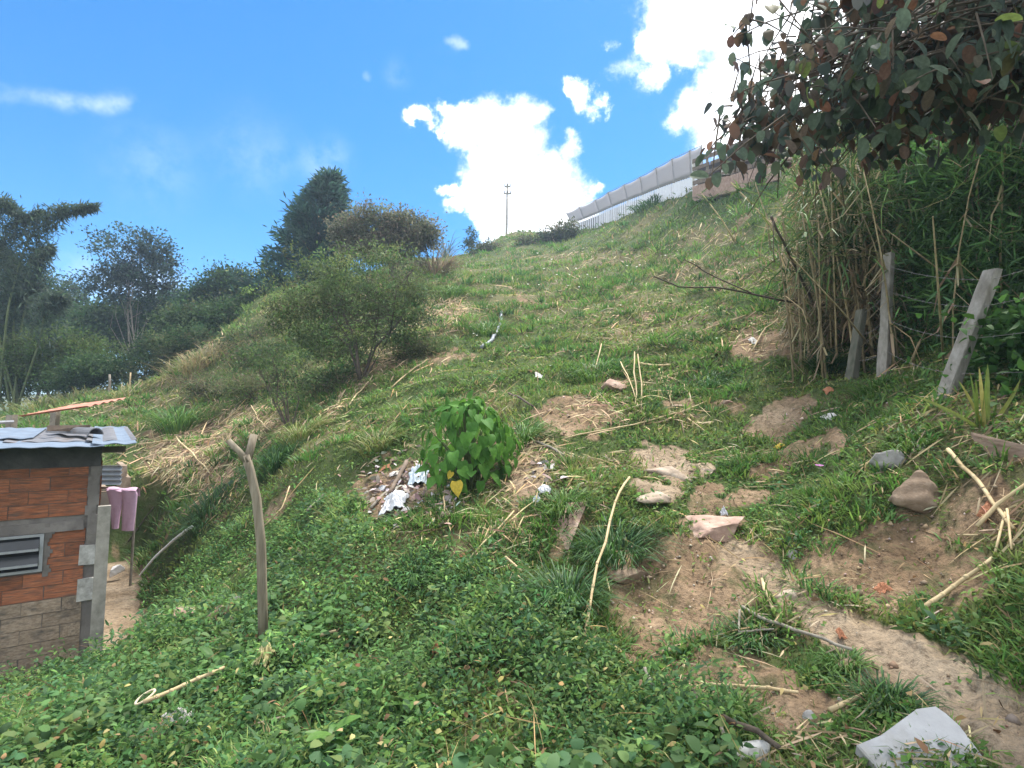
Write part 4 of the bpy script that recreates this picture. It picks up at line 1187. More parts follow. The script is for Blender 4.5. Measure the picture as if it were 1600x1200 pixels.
# window opening position on the front wall (metres left of the corner / height)
def on_wall(u, v):
    """distance left of the corner and height of a picture position on the wall plane"""
    d = P(u, v, 1.0) - np.array([0, 0, CAMZ])
    o = np.array([0, 0, CAMZ])
    k = np.dot(HB - o, WN) / np.dot(d, WN)
    q = o + d * k
    return -np.dot(q - HB, WD), q[2] - HB[2]
wa0, wz0 = on_wall(60, 888)
wa1, wz1 = on_wall(58, 838)
WIN = (wa0, wa0 + .85, wz0, wz1)
CH = .158
ncourse = int((Hh - .42) / CH) + 1
z = 0.02
k = 0
BV = [MB() for _ in range(3)]
brick_meshes = []
for s in range(4):
    b_ = MB(); b_.box((0, 0, 0), (1, 0, 0), (0, 1, 0), (0, 0, 1), .012)
    me = b_.mesh('brick')
    brick_meshes.append(me)
band = on_wall(100, 822)[1]
def lay(a0, a1, z0, z1, front, m, proud):
    """one block between a0 and a1 (metres from the corner) on the front or side wall"""
    me = random.choice(brick_meshes).copy() if not brick_cache.get((m.name, 0)) else None
    key = (m.name, random.randrange(4))
    if key not in brick_cache:
        mm = brick_meshes[key[1]].copy(); mm.materials.append(m); brick_cache[key] = mm
    mm = brick_cache[key]
    o = bpy.data.objects.new('brick' if m is not M_BLOCK else 'block', mm)
    COL.objects.link(o); o.parent = house
    if front:
        c, xd, od = wp(a1, -.02, z0), WD, WN
    else:
        c, xd, od = sp(a0, -.02, z0), -WN, WD
    M = Matrix(((xd[0] * (a1 - a0), od[0] * (.02 + proud), 0, c[0] - HB[0]), (xd[1] * (a1 - a0), od[1] * (.02 + proud), 0, c[1] - HB[1]), (0, 0, z1 - z0, c[2] - HB[2]), (0, 0, 0, 1)))
    o.matrix_local = M
    return o
brick_cache = {}
zst = on_wall(75, 950)[1]
ztop = on_wall(90, 730)[1]
z = .03
row = 0
while z + CH < Hh - .05:
    z1 = z + CH - .008
    off = 0 if row % 2 else -.17
    for front in (True, False):
        lim = 3.0 if front else 1.1
        a = .12 if front else .06
        first = True
        while a < lim:
            b2 = a + (.36 if not first or row % 2 else .19)
            first = False
            mid = (a + b2) / 2
            skip = False
            if front and a < WIN[1] and b2 > WIN[0] - .06 and z1 > WIN[2] - .01 and z < WIN[3] + .01:
                skip = True
                if a < WIN[0] - .08:
                    b2c = WIN[0] - .07
                    lay(a, b2c, z, z1, front, M_BRICK if z > .85 else M_BLOCK, .012)
            if front and abs((z + z1) / 2 - band) < .085:
                skip = True            # the mortar lintel course
            if not skip:
                stained = z < zst or (z < zst + .2 and random.random() < .45)
                lay(a, b2 - .008, z, z1, front, M_BLOCK if stained else M_BRICK, .010 + .008 * random.random())
            a = b2
    z += CH
    row += 1
# top band coloured dark for soot and eave shade, corner render strip, lintel band
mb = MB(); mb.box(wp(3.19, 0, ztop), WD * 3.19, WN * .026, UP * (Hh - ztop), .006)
part('top_render', mb, M_SOOT_SHADE, house)
mb = MB()
zz = np.linspace(on_wall(140, 850)[1], ztop - .003, 9)
for z0, z1 in zip(zz, zz[1:]):
    mb.box(wp(.11 + random.uniform(-.015, .025), 0, z0), WD * (.11), WN * (.030 + random.random() * .008), UP * (z1 - z0))
part('corner_render', mb, M_MORTAR, house)
mb = MB(); mb.box(wp(3.1, 0, band - .06), WD * 2.96, WN * .028, UP * .12, .01)
part('lintel', mb, M_MORTAR, house)
for (u0, v0, u1, v1) in ((124, 852, 149, 880), (122, 905, 148, 935)):
    a1, z1 = on_wall(u0, v0); a0, z0 = on_wall(u1, v1)
    mb = MB()
    mb.box(wp(a1, 0, z0), WD * (a1 - a0), WN * .034, UP * (z1 - z0), .012)
    part('mortar_patch', mb, M_WHITEMORTAR, house)
# louvred window
win = thing('window', wp(WIN[1], 0, WIN[2]) - HB, None, None); win.parent = house
def wbox(mb, a0, a1, z0, z1, o0, o1):
    mb.box(wp(a1, o0, z0), WD * (a1 - a0), WN * (o1 - o0), UP * (z1 - z0))
wb = np.array(wp(WIN[1], 0, WIN[2]))
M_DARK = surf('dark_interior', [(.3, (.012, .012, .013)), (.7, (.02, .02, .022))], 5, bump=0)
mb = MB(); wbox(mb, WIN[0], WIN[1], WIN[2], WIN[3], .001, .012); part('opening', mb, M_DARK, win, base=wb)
mb = MB()
wbox(mb, WIN[0] - .035, WIN[0], WIN[2] - .03, WIN[3] + .03, .002, .05)
wbox(mb, WIN[0], WIN[1], WIN[2] - .03, WIN[2], .002, .05)
wbox(mb, WIN[0], WIN[1], WIN[3], WIN[3] + .03, .002, .05)
part('frame', mb, M_ALU, win, base=wb)
M_GLASSY = surf('louvre_glass', [(.3, (.03, .032, .035)), (.7, (.05, .055, .06))], 5, rough=.3, bump=0, spec=.35)
hz = (WIN[3] - WIN[2])
for i in range(2):
    z0 = WIN[2] + hz * (.08 + .46 * i)
    mb = MB()
    mb.box(wp(WIN[1], .02, z0 + hz * .34), WD * (WIN[1] - WIN[0] - .004), WN * .07 - UP * hz * .28, UP * .012 + WN * .004)
    pn = part('louvre', mb, M_GLASSY, win, base=wb)
    mb = MB()
    mb.box(wp(WIN[1], .09, z0 + hz * .045), WD * (WIN[1] - WIN[0] - .004), WN * .014, UP * .026)
    part('louvre_rail', mb, M_ALU, win, base=wb)
# mortar halo round the window
mb = MB()
for i in range(14):
    zc = WIN[2] - .10 + (hz + .2) * i / 13
    wdt = .05 + .025 * math.sin(i * 1.3) + .02 * random.random()
    mb.box(wp(WIN[0] - .036, 0, zc), -WD * 0 + WD * wdt, WN * (.024 + .004 * random.random()), UP * (hz + .2) / 13)
part('window_render', mb, M_MORTAR, house)
# corrugated roof sheets
def corrugated(o, along, across, n, amp, up=UP, thick=.006, sag=0.0, curl=None):
    """sheet from corner o: waves run along 'along', n waves over 'across'"""
    mb = MB()
    m = n * 8
    rows = 7
    vs = []
    for i in range(rows):
        for j in range(m + 1):
            q = o + along * (i / (rows - 1)) + across * (j / m) + up * (amp * math.cos(j / 8 * 2 * math.pi) + sag * math.sin(math.pi * i / (rows - 1)))
            if curl:
                q = q + up * curl * (i / (rows - 1)) ** 2 * math.sin(j / m * 3)
            vs.append(q)
    N = len(vs)
    fs = []
    for i in range(rows - 1):
        for j in range(m):
            a = i * (m + 1) + j
            fs.append((a, a + 1, a + m + 2, a + m + 1))
    vs2 = [q - up * thick for q in vs]
    fs2 = [tuple(reversed([k + N for k in f])) for f in fs]
    edge = []
    for j in range(m):
        edge.append((j + 1, j, j + N, j + 1 + N)); a = (rows - 1) * (m + 1) + j; edge.append((a, a + 1, a + 1 + N, a + N))
    for i in range(rows - 1):
        a, b = i * (m + 1), (i + 1) * (m + 1); edge.append((a, b, b + N, a + N)); a, b = a + m, b + m; edge.append((b, a, a + N, b + N))
    mb.add(vs + vs2, fs + fs2 + edge)
    return mb
RO = np.array([0, 0, .03])
back = -WN * 3.9 + UP * .20
front_r = wp(-.62, .42, Hh + .015)     # right front corner of the roof (overhangs the side wall)
mb = corrugated(wp(3.4, .42, Hh + .005), back, WD * 3.42, 13, .005, thick=.008); part('roof_sheet', mb, M_METAL, house, label='bluish flat front sheet of the roof')
mb = corrugated(wp(.10, .36, Hh + .03), back, WD * .44, 2, .008, thick=.008); part('roof_sheet', mb, M_METAL, house)
mb = corrugated(wp(.16, -.1, Hh + .055), back * .8, WD * .52, 2, .014, thick=.008); part('roof_sheet', mb, M_OLDMETAL, house, label='weathered upper sheet on the roof')
mb = corrugated(wp(.95, -.30, Hh + .05), back * .8, WD * .92, 4, .008, thick=.008); part('roof_sheet', mb, M_OLDMETAL, house, label='weathered upper sheet on the roof')
mb = corrugated(wp(1.6, -.6, Hh + .09), back * .6, WD * .9, 4, .008, thick=.008); part('roof_sheet', mb, M_METAL, house, label='pale sheet at the back of the roof')
mb = MB()
for i in range(3):
    mb.box(wp(3.3, -.25 - 1.4 * i, Hh - .10 + .07 * i), WD * 3.55, WN * .07, UP * .08)
part('rafter', mb, M_BOARD, house)
q = P(73, 674, 7.3)
mb = MB(); mb.box(q, P(140, 674, 7.7) - q, -WN * .12, UP * .085, .008)
solo('old_board', mb, M_BOARD, q, 'old brown board lying on top of the metal roof', 'board')
def half_tile(pa, pb, r):
    mb = MB()
    d = unit((pb - pa)[None])[0]; sd = unit(np.cross(d, UP)[None])[0]
    vs, fs = [], []
    for kk, q in enumerate((pa, pb)):
        for rad in (r, r - .012):
            for j in range(9):
                tt = math.pi * j / 8
                vs.append(q + sd * math.cos(tt) * rad + UP * math.sin(tt) * rad)
    for j in range(8):
        fs += [(j, j + 1, 18 + j + 1, 18 + j), (9 + j + 1, 9 + j, 27 + j, 27 + j + 1), (j + 1, j, 9 + j, 9 + j + 1), (18 + j, 18 + j + 1, 27 + j + 1, 27 + j)]
    mb.add(vs, fs)
    return mb
pa = P(150, 679, 7.3)
solo('ridge_cap', half_tile(pa, pa - WN * 1.2 - WD * .5 + UP * .02, .09), M_OLDMETAL, pa, 'curved dark metal ridge cap lying beside the board on the roof', 'ridge cap')
# concrete post beside the house
pb = np.array([*P(148, 1030, 6.55)[:2], YARD_Z - .15]); pt = P(163, 790, 6.55)
mb = MB()
dv = pt - pb
mb.box(pb - WD * .06 - WN * .06, WD * .125, WN * .125, dv, .006)
solo('concrete_post', mb, M_CONC, pb, 'leaning square grey concrete post at the house corner', 'post')
# shed behind the house: wall stub, corrugated panel, white board, rail
SB = P(196, 765, 10.2); SB[2] = YARD_Z
shed = thing('shed', SB, 'small lean-to shed behind the brick house with corrugated front', 'shed')
def ps(u, v, Y=10.2):
    return P(u, v, Y)
mb = MB()
for i, (u0, u1, v0, v1) in enumerate(((188, 203, 745, 768), (188, 198, 727, 745))):
    a, b_ = ps(u0, v1, 11.6), ps(u1, v1, 11.6)
    if i == 0:
        a[2] = b_[2] = a[2] - .5
    mb.box(a, b_ - a, np.array([-.95, 1.2, 0]), UP * (ps(u0, v0, 11.6) - a)[2], .015)
part('wall_stub', mb, M_BLOCK, shed)
a = ps(150, 768); b_ = ps(172, 768)
mb = MB(); mb.box(np.array([a[0] - .6, a[1] + .02, YARD_Z]), np.array([b_[0] - a[0] + .6, 0, 0]), np.array([-1.0, 1.2, 0]), UP * (a[2] - YARD_Z - .003), .004)
part('wall', mb, M_BLOCK, shed)
a = ps(140, 757, 10.0); b_ = ps(190, 757, 10.0); c_ = ps(140, 727, 10.0)
mb = corrugated(a + np.array([0, -.02, 0]), b_ - a, UP * (c_ - a)[2], 4, .02, up=np.array([0, -1.0, 0]))
part('corrugated_panel', mb, surf('blue_grey_sheet', [(.3, (.30, .35, .40)), (.7, (.46, .51, .56))], 4, rough=.5, bump=.1, metallic=.15), shed)
a, b_ = ps(130, 767, 9.6), ps(176, 767, 9.6)
mb = MB(); mb.box(a, b_ - a, np.array([0, .05, 0]), UP * .07); part('rail', mb, M_BOARD, shed)
M_WHITEB = surf('white_board', [(.3, (.52, .50, .45)), (.7, (.68, .66, .60))], 5, bump=.1)
a, b_ = ps(132, 794, 9.5), ps(178, 792, 9.5)
mb = MB(); mb.box(a, b_ - a, np.array([0, .02, 0]), UP * (ps(132, 771, 9.5) - a)[2], .01)
part('white_board', mb, M_WHITEB, shed)
# pink trousers hanging over a rail
def trousers():
    Y = 9.3
    o = P(190, 765, Y)
    M_PINK = surf('pink_cloth', [(.3, (.56, .36, .49)), (.7, (.66, .45, .59))], 14, bump=.25, bscale=9, rough=.9)
    mb = MB()
    s = 1 / F * Y
    # outline stations of each leg: (height v, left u, right u)
    legs = [[(763, 165, 193), (770, 167, 194), (785, 171.5, 191.5), (805, 174, 188), (826, 175.5, 184.5)], [(764, 187, 212.5), (772, 189.5, 215), (786, 192, 214), (808, 191.2, 211.5), (829, 190.2, 209)]]
    for lg in legs:
        nst = 13
        vsn = np.linspace(0, len(lg) - 1, nst)
        ring = 12
        vs, fs = [], []
        for i, t_ in enumerate(vsn):
            v_ = np.interp(t_, range(len(lg)), [q[0] for q in lg]); u0 = np.interp(t_, range(len(lg)), [q[1] for q in lg]); u1 = np.interp(t_, range(len(lg)), [q[2] for q in lg])
            for k_ in range(ring):
                an = 2 * math.pi * k_ / ring
                uu = (u0 + u1) / 2 + (u1 - u0) / 2 * math.cos(an)
                dep = .045 * math.sin(an) * (1 + .35 * math.sin(3 * an + i * .4)) * (.55 if i == 0 else 1)
                vs.append(P(uu, v_, Y) + np.array([0, dep, 0]))
        for i in range(nst - 1):
            for k_ in range(ring):
                fs.append((i * ring + k_, (i + 1) * ring + k_, (i + 1) * ring + (k_ + 1) % ring, i * ring + (k_ + 1) % ring))
        fs.append(tuple(range(ring)))
        mb.add(vs, fs)
    # waistband over the rail
    a = P(166, 767, Y - .05)
    b2 = P(212, 768, Y - .05)
    wv, wf = [], []
    for i in range(13):
        f = i / 12
        q = a * (1 - f) + b2 * f
        sg = .012 * math.sin(f * 9)
        wv += [q + np.array([0, 0, sg]), q + np.array([0, .05, .055 + sg]), q + np.array([0, .10, .03 + sg]), q + np.array([0, .12, -.10 + sg])]
    for i in range(12):
        for k_ in range(3):
            wf.append((i * 4 + k_, i * 4 + 4 + k_, i * 4 + 5 + k_, i * 4 + 1 + k_))
    mb.add(wv, wf)
    solo('trousers', mb, M_PINK, o, 'pink trousers hanging upside down from a rail beside the brick house', 'trousers', smooth=True)
    mr = MB(); a = P(120, 766, Y + .12); b3 = P(213, 766, Y + .04)
    mr.tube([a, b3], .014, 6)
    pst = np.array([b3[0] - .02, b3[1], YARD_Z + .2]); mr.tube([pst, b3 + UP * .02], .02, 6)
    solo('drying_rail', mr, M_GREYSTICK, a, 'thin drying rail holding the pink trousers', 'rail')
trousers()
# white bundle, white flaking branch
def rock(name, u, v, wpx, hpx, dpx, label, cat, m, lift=.35, seed=0, group=None, rot=0.0, sub=3, q=None):
    q = G(u, v) if q is None else np.asarray(q, float)
    s = 1 / F * q[1]
    bm = bmesh.new()
    bmesh.ops.create_icosphere(bm, subdivisions=sub + 1, radius=1)
    rs = np.random.default_rng(seed + 100)
    pl = [(unit(rs.normal(size=(1, 3)))[0], rs.uniform(.36, .74)) for _ in range(12)]
    ca, sa = math.cos(rot), math.sin(rot)
    for vt in bm.verts:
        p_ = np.array(vt.co)
        for nn, d_ in pl:
            e_ = np.dot(p_, nn) - d_
            if e_ > 0:
                p_ = p_ - nn * e_
        nz_ = 1.22 + .34 * (float(fbm(p_[0] * 2.2 + seed + p_[2] * 1.3, p_[1] * 2.2 + p_[2] * 1.7, 300 + seed, 4)) - .5) + .22 * (float(fbm(p_[0] * 6 - p_[2] * 5, p_[1] * 6 + p_[2] * 6, 340 + seed, 4)) - .5)
        p_ = p_ * nz_ * np.array([wpx * .5 * s, dpx * .5 * s, hpx * .5 * s])
        p_ = np.array([p_[0] * ca - p_[1] * sa, p_[0] * sa + p_[1] * ca, p_[2]])
        vt.co = p_
    me = bpy.data.meshes.new(name); bm.to_mesh(me); bm.free()
    if sub > 2:
        me.polygons.foreach_set('use_smooth', np.ones(len(me.polygons), bool))
    gz_ = q[2] if lift is None else q[2] + hpx * .5 * s * lift
    o = link(name, me, m, loc=(q[0], q[1], gz_))
    return tag(o, label, cat, group)
M_PLASTIC = surf('white_plastic', [(.3, (.26, .265, .28)), (.5, (.42, .43, .45)), (.7, (.58, .59, .61))], 12, rough=.35, bump=.8, bscale=18, spec=.5)
M_ROCKG = surf('grey_rock', [(.3, (.17, .165, .155)), (.55, (.27, .26, .245)), (.75, (.38, .365, .34))], 9, bump=1.0, bscale=13, dirt=((.20, .15, .10), 5, .58, .75))
M_ROCKB = surf('brown_rock', [(.3, (.13, .09, .06)), (.55, (.22, .16, .11)), (.75, (.33, .26, .19))], 8, bump=1.0, bscale=11)
M_ROCKP = surf('pink_rubble', [(.3, (.24, .15, .115)), (.55, (.36, .245, .19)), (.75, (.46, .36, .29))], 9, bump=1.0, bscale=14, dirt=((.12, .09, .06), 6, .58, .75))
M_TANROCK = surf('tan_stone', [(.3, (.27, .205, .15)), (.55, (.37, .295, .225)), (.75, (.47, .40, .32))], 8, bump=1.0, bscale=13)
M_WSTONE = surf('white_stone', [(.3, (.42, .41, .385)), (.7, (.60, .585, .55))], 9, bump=.5, bscale=40)
M_SLAB = surf('grey_slab', [(.3, (.27, .27, .265)), (.7, (.39, .39, .385))], 6, bump=.35, bscale=40, dirt=((.26, .25, .22), 4, .56, .75))
q = np.array([*P(181, 880, 10.4)[:2], YARD_Z + .16])
rock('white_bundle', 181, 872, 20, 22, 20, 'small white bundle at the foot of the dark bank beside the post', 'bundle', surf('white_cloth', [(.3, (.62, .62, .62)), (.7, (.80, .80, .80))], 9, bump=.8), None, 3, q=q)
def stick(pts, r, m, label, cat='stick', name='stick', group=None, lift=.03, lifts=None, taper=.75, nodes=False, Ys=None):
    """a stalk lying on (or standing in) the ground through picture positions"""
    if Ys is None:
        w_ = [G(u, v, lift if lifts is None else lifts[i]) for i, (u, v) in enumerate(pts)]
    else:
        w_ = [P(u, v, Y) for (u, v), Y in zip(pts, Ys)]
    # subdivide with a slight wander
    q = [w_[0]]
    for a, b_ in zip(w_, w_[1:]):
        for f in (.34, .67, 1.0):
            w2 = a * (1 - f) + b_ * f
            if f < 1:
                w2 = w2 + RNG.normal(0, .012, 3) * np.linalg.norm(b_ - a)
                if Ys is None and lifts is None:
                    w2[2] = max(w2[2], float(height(w2[0], w2[1])) + lift * .6)
            q.append(w2)
    n_q = len(q)
    mb = MB()
    mb.tube(q, [r * (1 - (1 - taper) * i / (n_q - 1)) * random.uniform(.92, 1.08) for i in range(n_q)], 7)
    if nodes:
        for a, b_ in zip(q[1:-1], q[2:]):
            d_ = unit((b_ - a)[None])[0]
            mb.tube([a - d_ * .012, a, a + d_ * .012], [r * .95, r * 1.10, r * .95], 7)
    return solo(name, mb, m, q[0], label, cat, group, smooth=True)
M_FLAKE = surf('flaking_white_bark', [(.30, (.55, .55, .55)), (.40, (.88, .88, .89))], 16, bump=0)
stick([(218, 908), (250, 882), (278, 862), (299, 845)], .016, M_FLAKE, 'flaking white pole lying up the bank beside the yard path', 'pole', 'white_pole', lifts=[.10, .22, .26, .24], taper=2.0)
# things behind the roof
a = P(27, 651, 11.5); b_ = P(90, 634, 12.5)
M_RUST = surf('red_sheet', [(.3, (.34, .13, .085)), (.7, (.48, .22, .15))], 5, rough=.6, bump=.1)
mb = corrugated(a, np.array([.5, 1.2, .25]), b_ - a + np.array([0, .3, 0]), 5, .02)
rs_t = thing('red_lean_to', np.array([a[0], a[1], YARD_Z]), 'low red sheet shelter on short posts behind the metal roof', 'shelter')
part('roof_sheet', mb, M_RUST, rs_t)
for (u, v) in ((18, 648), (86, 640)):
    q = P(u, v, 11.6 if u < 50 else 12.6)
    mb = MB(); mb.box(np.array([q[0] - .06, q[1] - .06, YARD_Z]), (.13, 0, 0), (0, .13, 0), (0, 0, q[2] - YARD_Z), .005)
    part('post', mb, M_GREYSTICK, rs_t)
mb = MB(); mb.tube([P(-60, 663, 11), P(22, 659, 11.5)], .04, 6); part('rail', mb, M_ALU, rs_t)
stick([(170, 622), (171, 585)], .045, M_GREYSTICK, 'thin grey wooden stake standing on the crest behind the roof', 'stake', 'stake', Ys=[21, 21], taper=.95)
stick([(203, 618), (204, 582)], .032, M_CANE, 'pale thin cane stake standing right of the grey stake', 'stake', 'stake', Ys=[21, 21], taper=.9)

# ------------------------------------------------------------------ forked post
pq = G(412, 1003)
Yp = pq[1]
mb = MB()
tr_ = [P(413, 1012, Yp), P(410, 930, Yp), P(408, 850, Yp), P(401, 780, Yp), P(391, 735, Yp), P(384, 712, Yp)]
tr_[0][2] = pq[2] - .15
mb.tube(tr_, [.042, .039, .038, .037, .035, .038], 14)
part_t = thing('forked_post', pq, 'weathered grey wooden post with a forked top standing in weeds', 'post')
# grooves along the grain
g_me = mb
for i, p_ in enumerate(g_me.v):
    k_ = i % 14
    if k_ in (3, 8, 11):
        j_ = i // 14
        c_ = tr_[min(j_, 5)]
        g_me.v[i] = tuple(np.asarray(p_) * .82 + np.asarray([c_[0], c_[1], p_[2]]) * .18)
part('stem', g_me, M_POST, part_t, smooth=True)
mb = MB(); mb.tube([P(387, 722, Yp), P(374, 706, Yp - .02), P(356, 688, Yp - .05)], [.036, .026, .024], 9)
part('fork', mb, M_POST, part_t, smooth=True)
mb = MB(); mb.tube([P(386, 722, Yp + .01), P(391, 704, Yp + .03), P(397, 679, Yp + .06)], [.036, .032, .031], 9)
part('fork', mb, M_POST, part_t, smooth=True)

# ------------------------------------------------------------------ heart-leaved plant
def leaf_mesh(name, L, W, kind, m, curl=.25, nx=4):
    """a real leaf blade: outline from base to tip, folded along the midrib and curling down"""
    st = {'heart': [(0, .04), (.06, .34), (.15, .46), (.28, .50), (.42, .47), (.58, .38), (.72, .27), (.84, .15), (.93, .06), (1, 0)],
          'round': [(0, .06), (.05, .22), (.15, .37), (.32, .48), (.52, .50), (.70, .45), (.84, .34), (.94, .20), (.985, .09), (1, .02)],
          'strap': [(0, .35), (.1, .45), (.3, .5), (.5, .5), (.7, .44), (.85, .30), (.95, .14), (1, 0)]}[kind]
    vs, fs = [], []
    for (f, w_) in st:
        y = f * L; zc = -curl * L * f * f
        lob = -.10 * L if (kind == 'heart' and f == .06) else 0
        vs += [(-w_ * W, y + lob, zc + w_ * W * .30), (-w_ * W * .5, y + lob * .5, zc + w_ * W * .17), (0, y, zc), (w_ * W * .5, y + lob * .5, zc + w_ * W * .17), (w_ * W, y + lob, zc + w_ * W * .30)]
    for i in range(len(st) - 1):
        for j in range(4):
            a = i * 5 + j
            fs.append((a, a + 1, a + 6, a + 5))
    me = bpy.data.meshes.new(name)
    me.from_pydata(vs, [], fs)
    me.polygons.foreach_set('use_smooth', np.ones(len(me.polygons), bool))
    me.materials.append(m)
    me.update()
    return me
def place_leaf(me, parent, pos, axis, nrm, scale, name='leaf'):
    y = Vector(axis).normalized(); z = Vector(nrm); x = y.cross(z).normalized(); z = x.cross(y).normalized()
    o = bpy.data.objects.new(name, me)
    COL.objects.link(o)
    o.parent = parent
    M = Matrix((x, y, z)).transposed().to_4x4()
    o.matrix_local = Matrix.Translation(Vector(pos)) @ M @ Matrix.Scale(scale, 4)
    return o
M_HEART = leafmat('heart_leaf', .34, .62, .14, [(0, (.055, .15, .026)), (.5, (.08, .20, .034)), (1, (.12, .27, .045))], tint=.18)
M_YELLOW = leafmat('yellow_leaf', .3, .5, .3, [(0, (.55, .40, .04)), (1, (.60, .45, .05))])
hp = G(735, 764)
heart = thing('heart_leaved_plant', hp, 'bushy plant with big hanging heart shaped green leaves', 'plant')
hl = [leaf_mesh('leaf', .21, .155, 'heart', M_HEART, c_) for c_ in (.15, .3, .45)]
sH = 1 / F * hp[1]
mb = MB()
HTOP = 142 * sH
for i in range(299):
    f = (i + .5) / 299
    th = i * 2.399
    # rounded bush: radius over height
    zf = RNG.uniform(.10, 1.0)
    rad = 82 * sH * (math.sin(math.pi * min(1, .18 + .78 * zf)) ** .7) * RNG.uniform(.55, 1.0)
    if zf > .9:
        rad *= .6
    hd_ = np.array([math.cos(th), math.sin(th), 0])
    pos = hd_ * rad + UP * HTOP * zf + np.array([0, .12, 0])
    droop_ = RNG.uniform(-1.6, -.45) if zf < .85 else RNG.uniform(-.9, .1)
    ax = hd_ * RNG.uniform(.3, .9) + UP * droop_ + RNG.normal(0, .22, 3)
    nr_ = hd_ * 1.1 + UP * RNG.uniform(.3, .9) + RNG.normal(0, .22, 3)
    place_leaf(hl[i % 3], heart, pos, ax, nr_, RNG.uniform(.5, .95) * (.75 if zf > .9 else 1))
    if i % 4 == 0:
        mb.tube([hp + RNG.normal(0, .05, 3) * [1, 1, 0] - UP * .05, hp + pos * [.5, .5, .62], hp + pos], [.010, .008, .004], 5, cap=False)
part('stem', mb, surf('green_stem', [(.3, (.06, .09, .03)), (.7, (.11, .13, .05))], 9), heart, smooth=True)
yl = leaf_mesh('leaf', .20, .16, 'heart', M_YELLOW, .2)
yo = place_leaf(yl, heart, P(713, 752, hp[1] - .42) - hp, (.1, -.3, -.6), (0, -1, .5), .85)
yo['label'] = 'yellow dying leaf low on the plant'
yo = place_leaf(yl, heart, P(706, 737, hp[1] - .35) - hp, (-.3, -.3, -.6), (0, -1, .4), .45)
yo['label'] = 'small yellow dying leaf'

# ------------------------------------------------------------------ rocks and stones
for a in [
    ('rock', 1381, 728, 50, 42, 40, 'pale grey rock standing proud at the edge of the upper bank', 'rock', M_ROCKG, .35, 1),
    ('rock', 1432, 782, 78, 66, 60, 'large brown rock with a dark hollow under it', 'rock', M_ROCKB, .15, 2),
    ('rock', 289, 974, 46, 40, 34, 'pinkish broken masonry chunk lying in the weeds below the white pole', 'rubble', M_ROCKP, .5, 4),
    ('rock', 348, 972, 64, 40, 40, 'dark brown rock beside the pinkish masonry chunk', 'rock', M_ROCKB, .4, 5),
    ('rock', 372, 941, 26, 20, 20, 'small pale stone touching the dark brown rock', 'stone', M_ROCKG, .4, 6),
    ('rock', 1115, 822, 128, 46, 100, 'flat pinkish stone slab set in the grass', 'stone', M_ROCKP, -.1, 7),
    ('rock', 1040, 735, 84, 46, 70, 'broad tan stone above the leaning cane', 'stone', M_TANROCK, -.55, 8),
    ('rock', 1022, 778, 56, 30, 40, 'smaller tan stone just below the broad one', 'stone', M_TANROCK, -.3, 9),
    ('rock', 1107, 736, 34, 16, 26, 'small tan stone right of the broad one', 'stone', M_TANROCK, -.3, 10),
    ('rock', 1180, 1182, 96, 62, 70, 'smooth white stone half buried near the dark root', 'stone', M_WSTONE, -.1, 11),
    ('rock', 957, 612, 40, 36, 34, 'brown earth clod on the slope below the long stalk bundle', 'clod', M_ROCKP, .3, 12),
    ('rock', 1060, 638, 20, 12, 14, 'small pinkish stone beside the pale forked stalk', 'stone', M_ROCKP, .4, 13),
    ('rock', 1136, 630, 22, 10, 14, 'low pinkish stone high on the right of the pale forked stalk', 'stone', M_ROCKP, .4, 14),
    ('rock', 1240, 870, 20, 14, 14, 'little grey stone above the footpath', 'stone', M_ROCKG, .3, 15),
    ('rock', 985, 900, 60, 34, 40, 'dark earth lump under the grass clump beside the leaning cane', 'clod', M_ROCKB, .2, 16),
    ('rock', 1270, 1128, 26, 20, 20, 'small grey stone on the bare bank above the white stone', 'stone', M_ROCKG, .3, 17),
    ('rock', 1228, 930, 40, 20, 24, 'stone worn flat in the footpath', 'stone', M_TANROCK, -.2, 18),
    ('rock', 1440, 700, 30, 14, 20, 'low stone beside the pale grey rock', 'stone', M_ROCKG, .1, 19),
]:
    rock(*a)
# tilted stone plank on the slope
a, b_ = G(872, 858), G(905, 800, .10)
mb = MB(); d_ = b_ - a; sd_ = unit(np.cross(d_, UP)[None])[0]
mb.box(a - sd_ * .12, sd_ * .20, np.array([0, .05, -.06]), d_, .02)
solo('stone_plank', mb, M_ROCKP, a, 'tilted pinkish stone plank sticking out of the slope', 'stone')
# grey slab at the lower right
def slab():
    ou = [(1338, 1165), (1375, 1150), (1432, 1108), (1462, 1104), (1478, 1115), (1500, 1135), (1528, 1172), (1560, 1215), (1480, 1250), (1400, 1240), (1370, 1200)]
    c_ = G(1445, 1170)
    top = []
    nrm_ = np.array([-.10, -.38, .92])
    nrm_ /= np.linalg.norm(nrm_)
    o_ = np.array([0, 0, CAMZ])
    for (u, v) in ou:
        d_ = P(u, v, 1.0) - o_
        k_ = np.dot(c_ + UP * .06 - o_, nrm_) / np.dot(d_, nrm_)
        top.append(o_ + d_ * k_)
    n_ = len(top)
    bot = [q - nrm_ * .045 for q in top]
    inn = [q * .975 + np.mean(top, 0) * .025 + nrm_ * .006 for q in top]
    mb = MB()
    fs = [tuple(range(2 * n_, 3 * n_))[::-1], tuple(range(n_, 2 * n_))]
    for i in range(n_):
        j = (i + 1) % n_
        fs += [(i, j, n_ + j, n_ + i), (2 * n_ + i, 2 * n_ + j, j, i)]
    mb.add(top + bot + inn, fs)
    solo('concrete_slab', mb, M_SLAB, c_, 'broken pale grey slab lying at the lower edge of the footpath', 'slab', kind='thing')
slab()
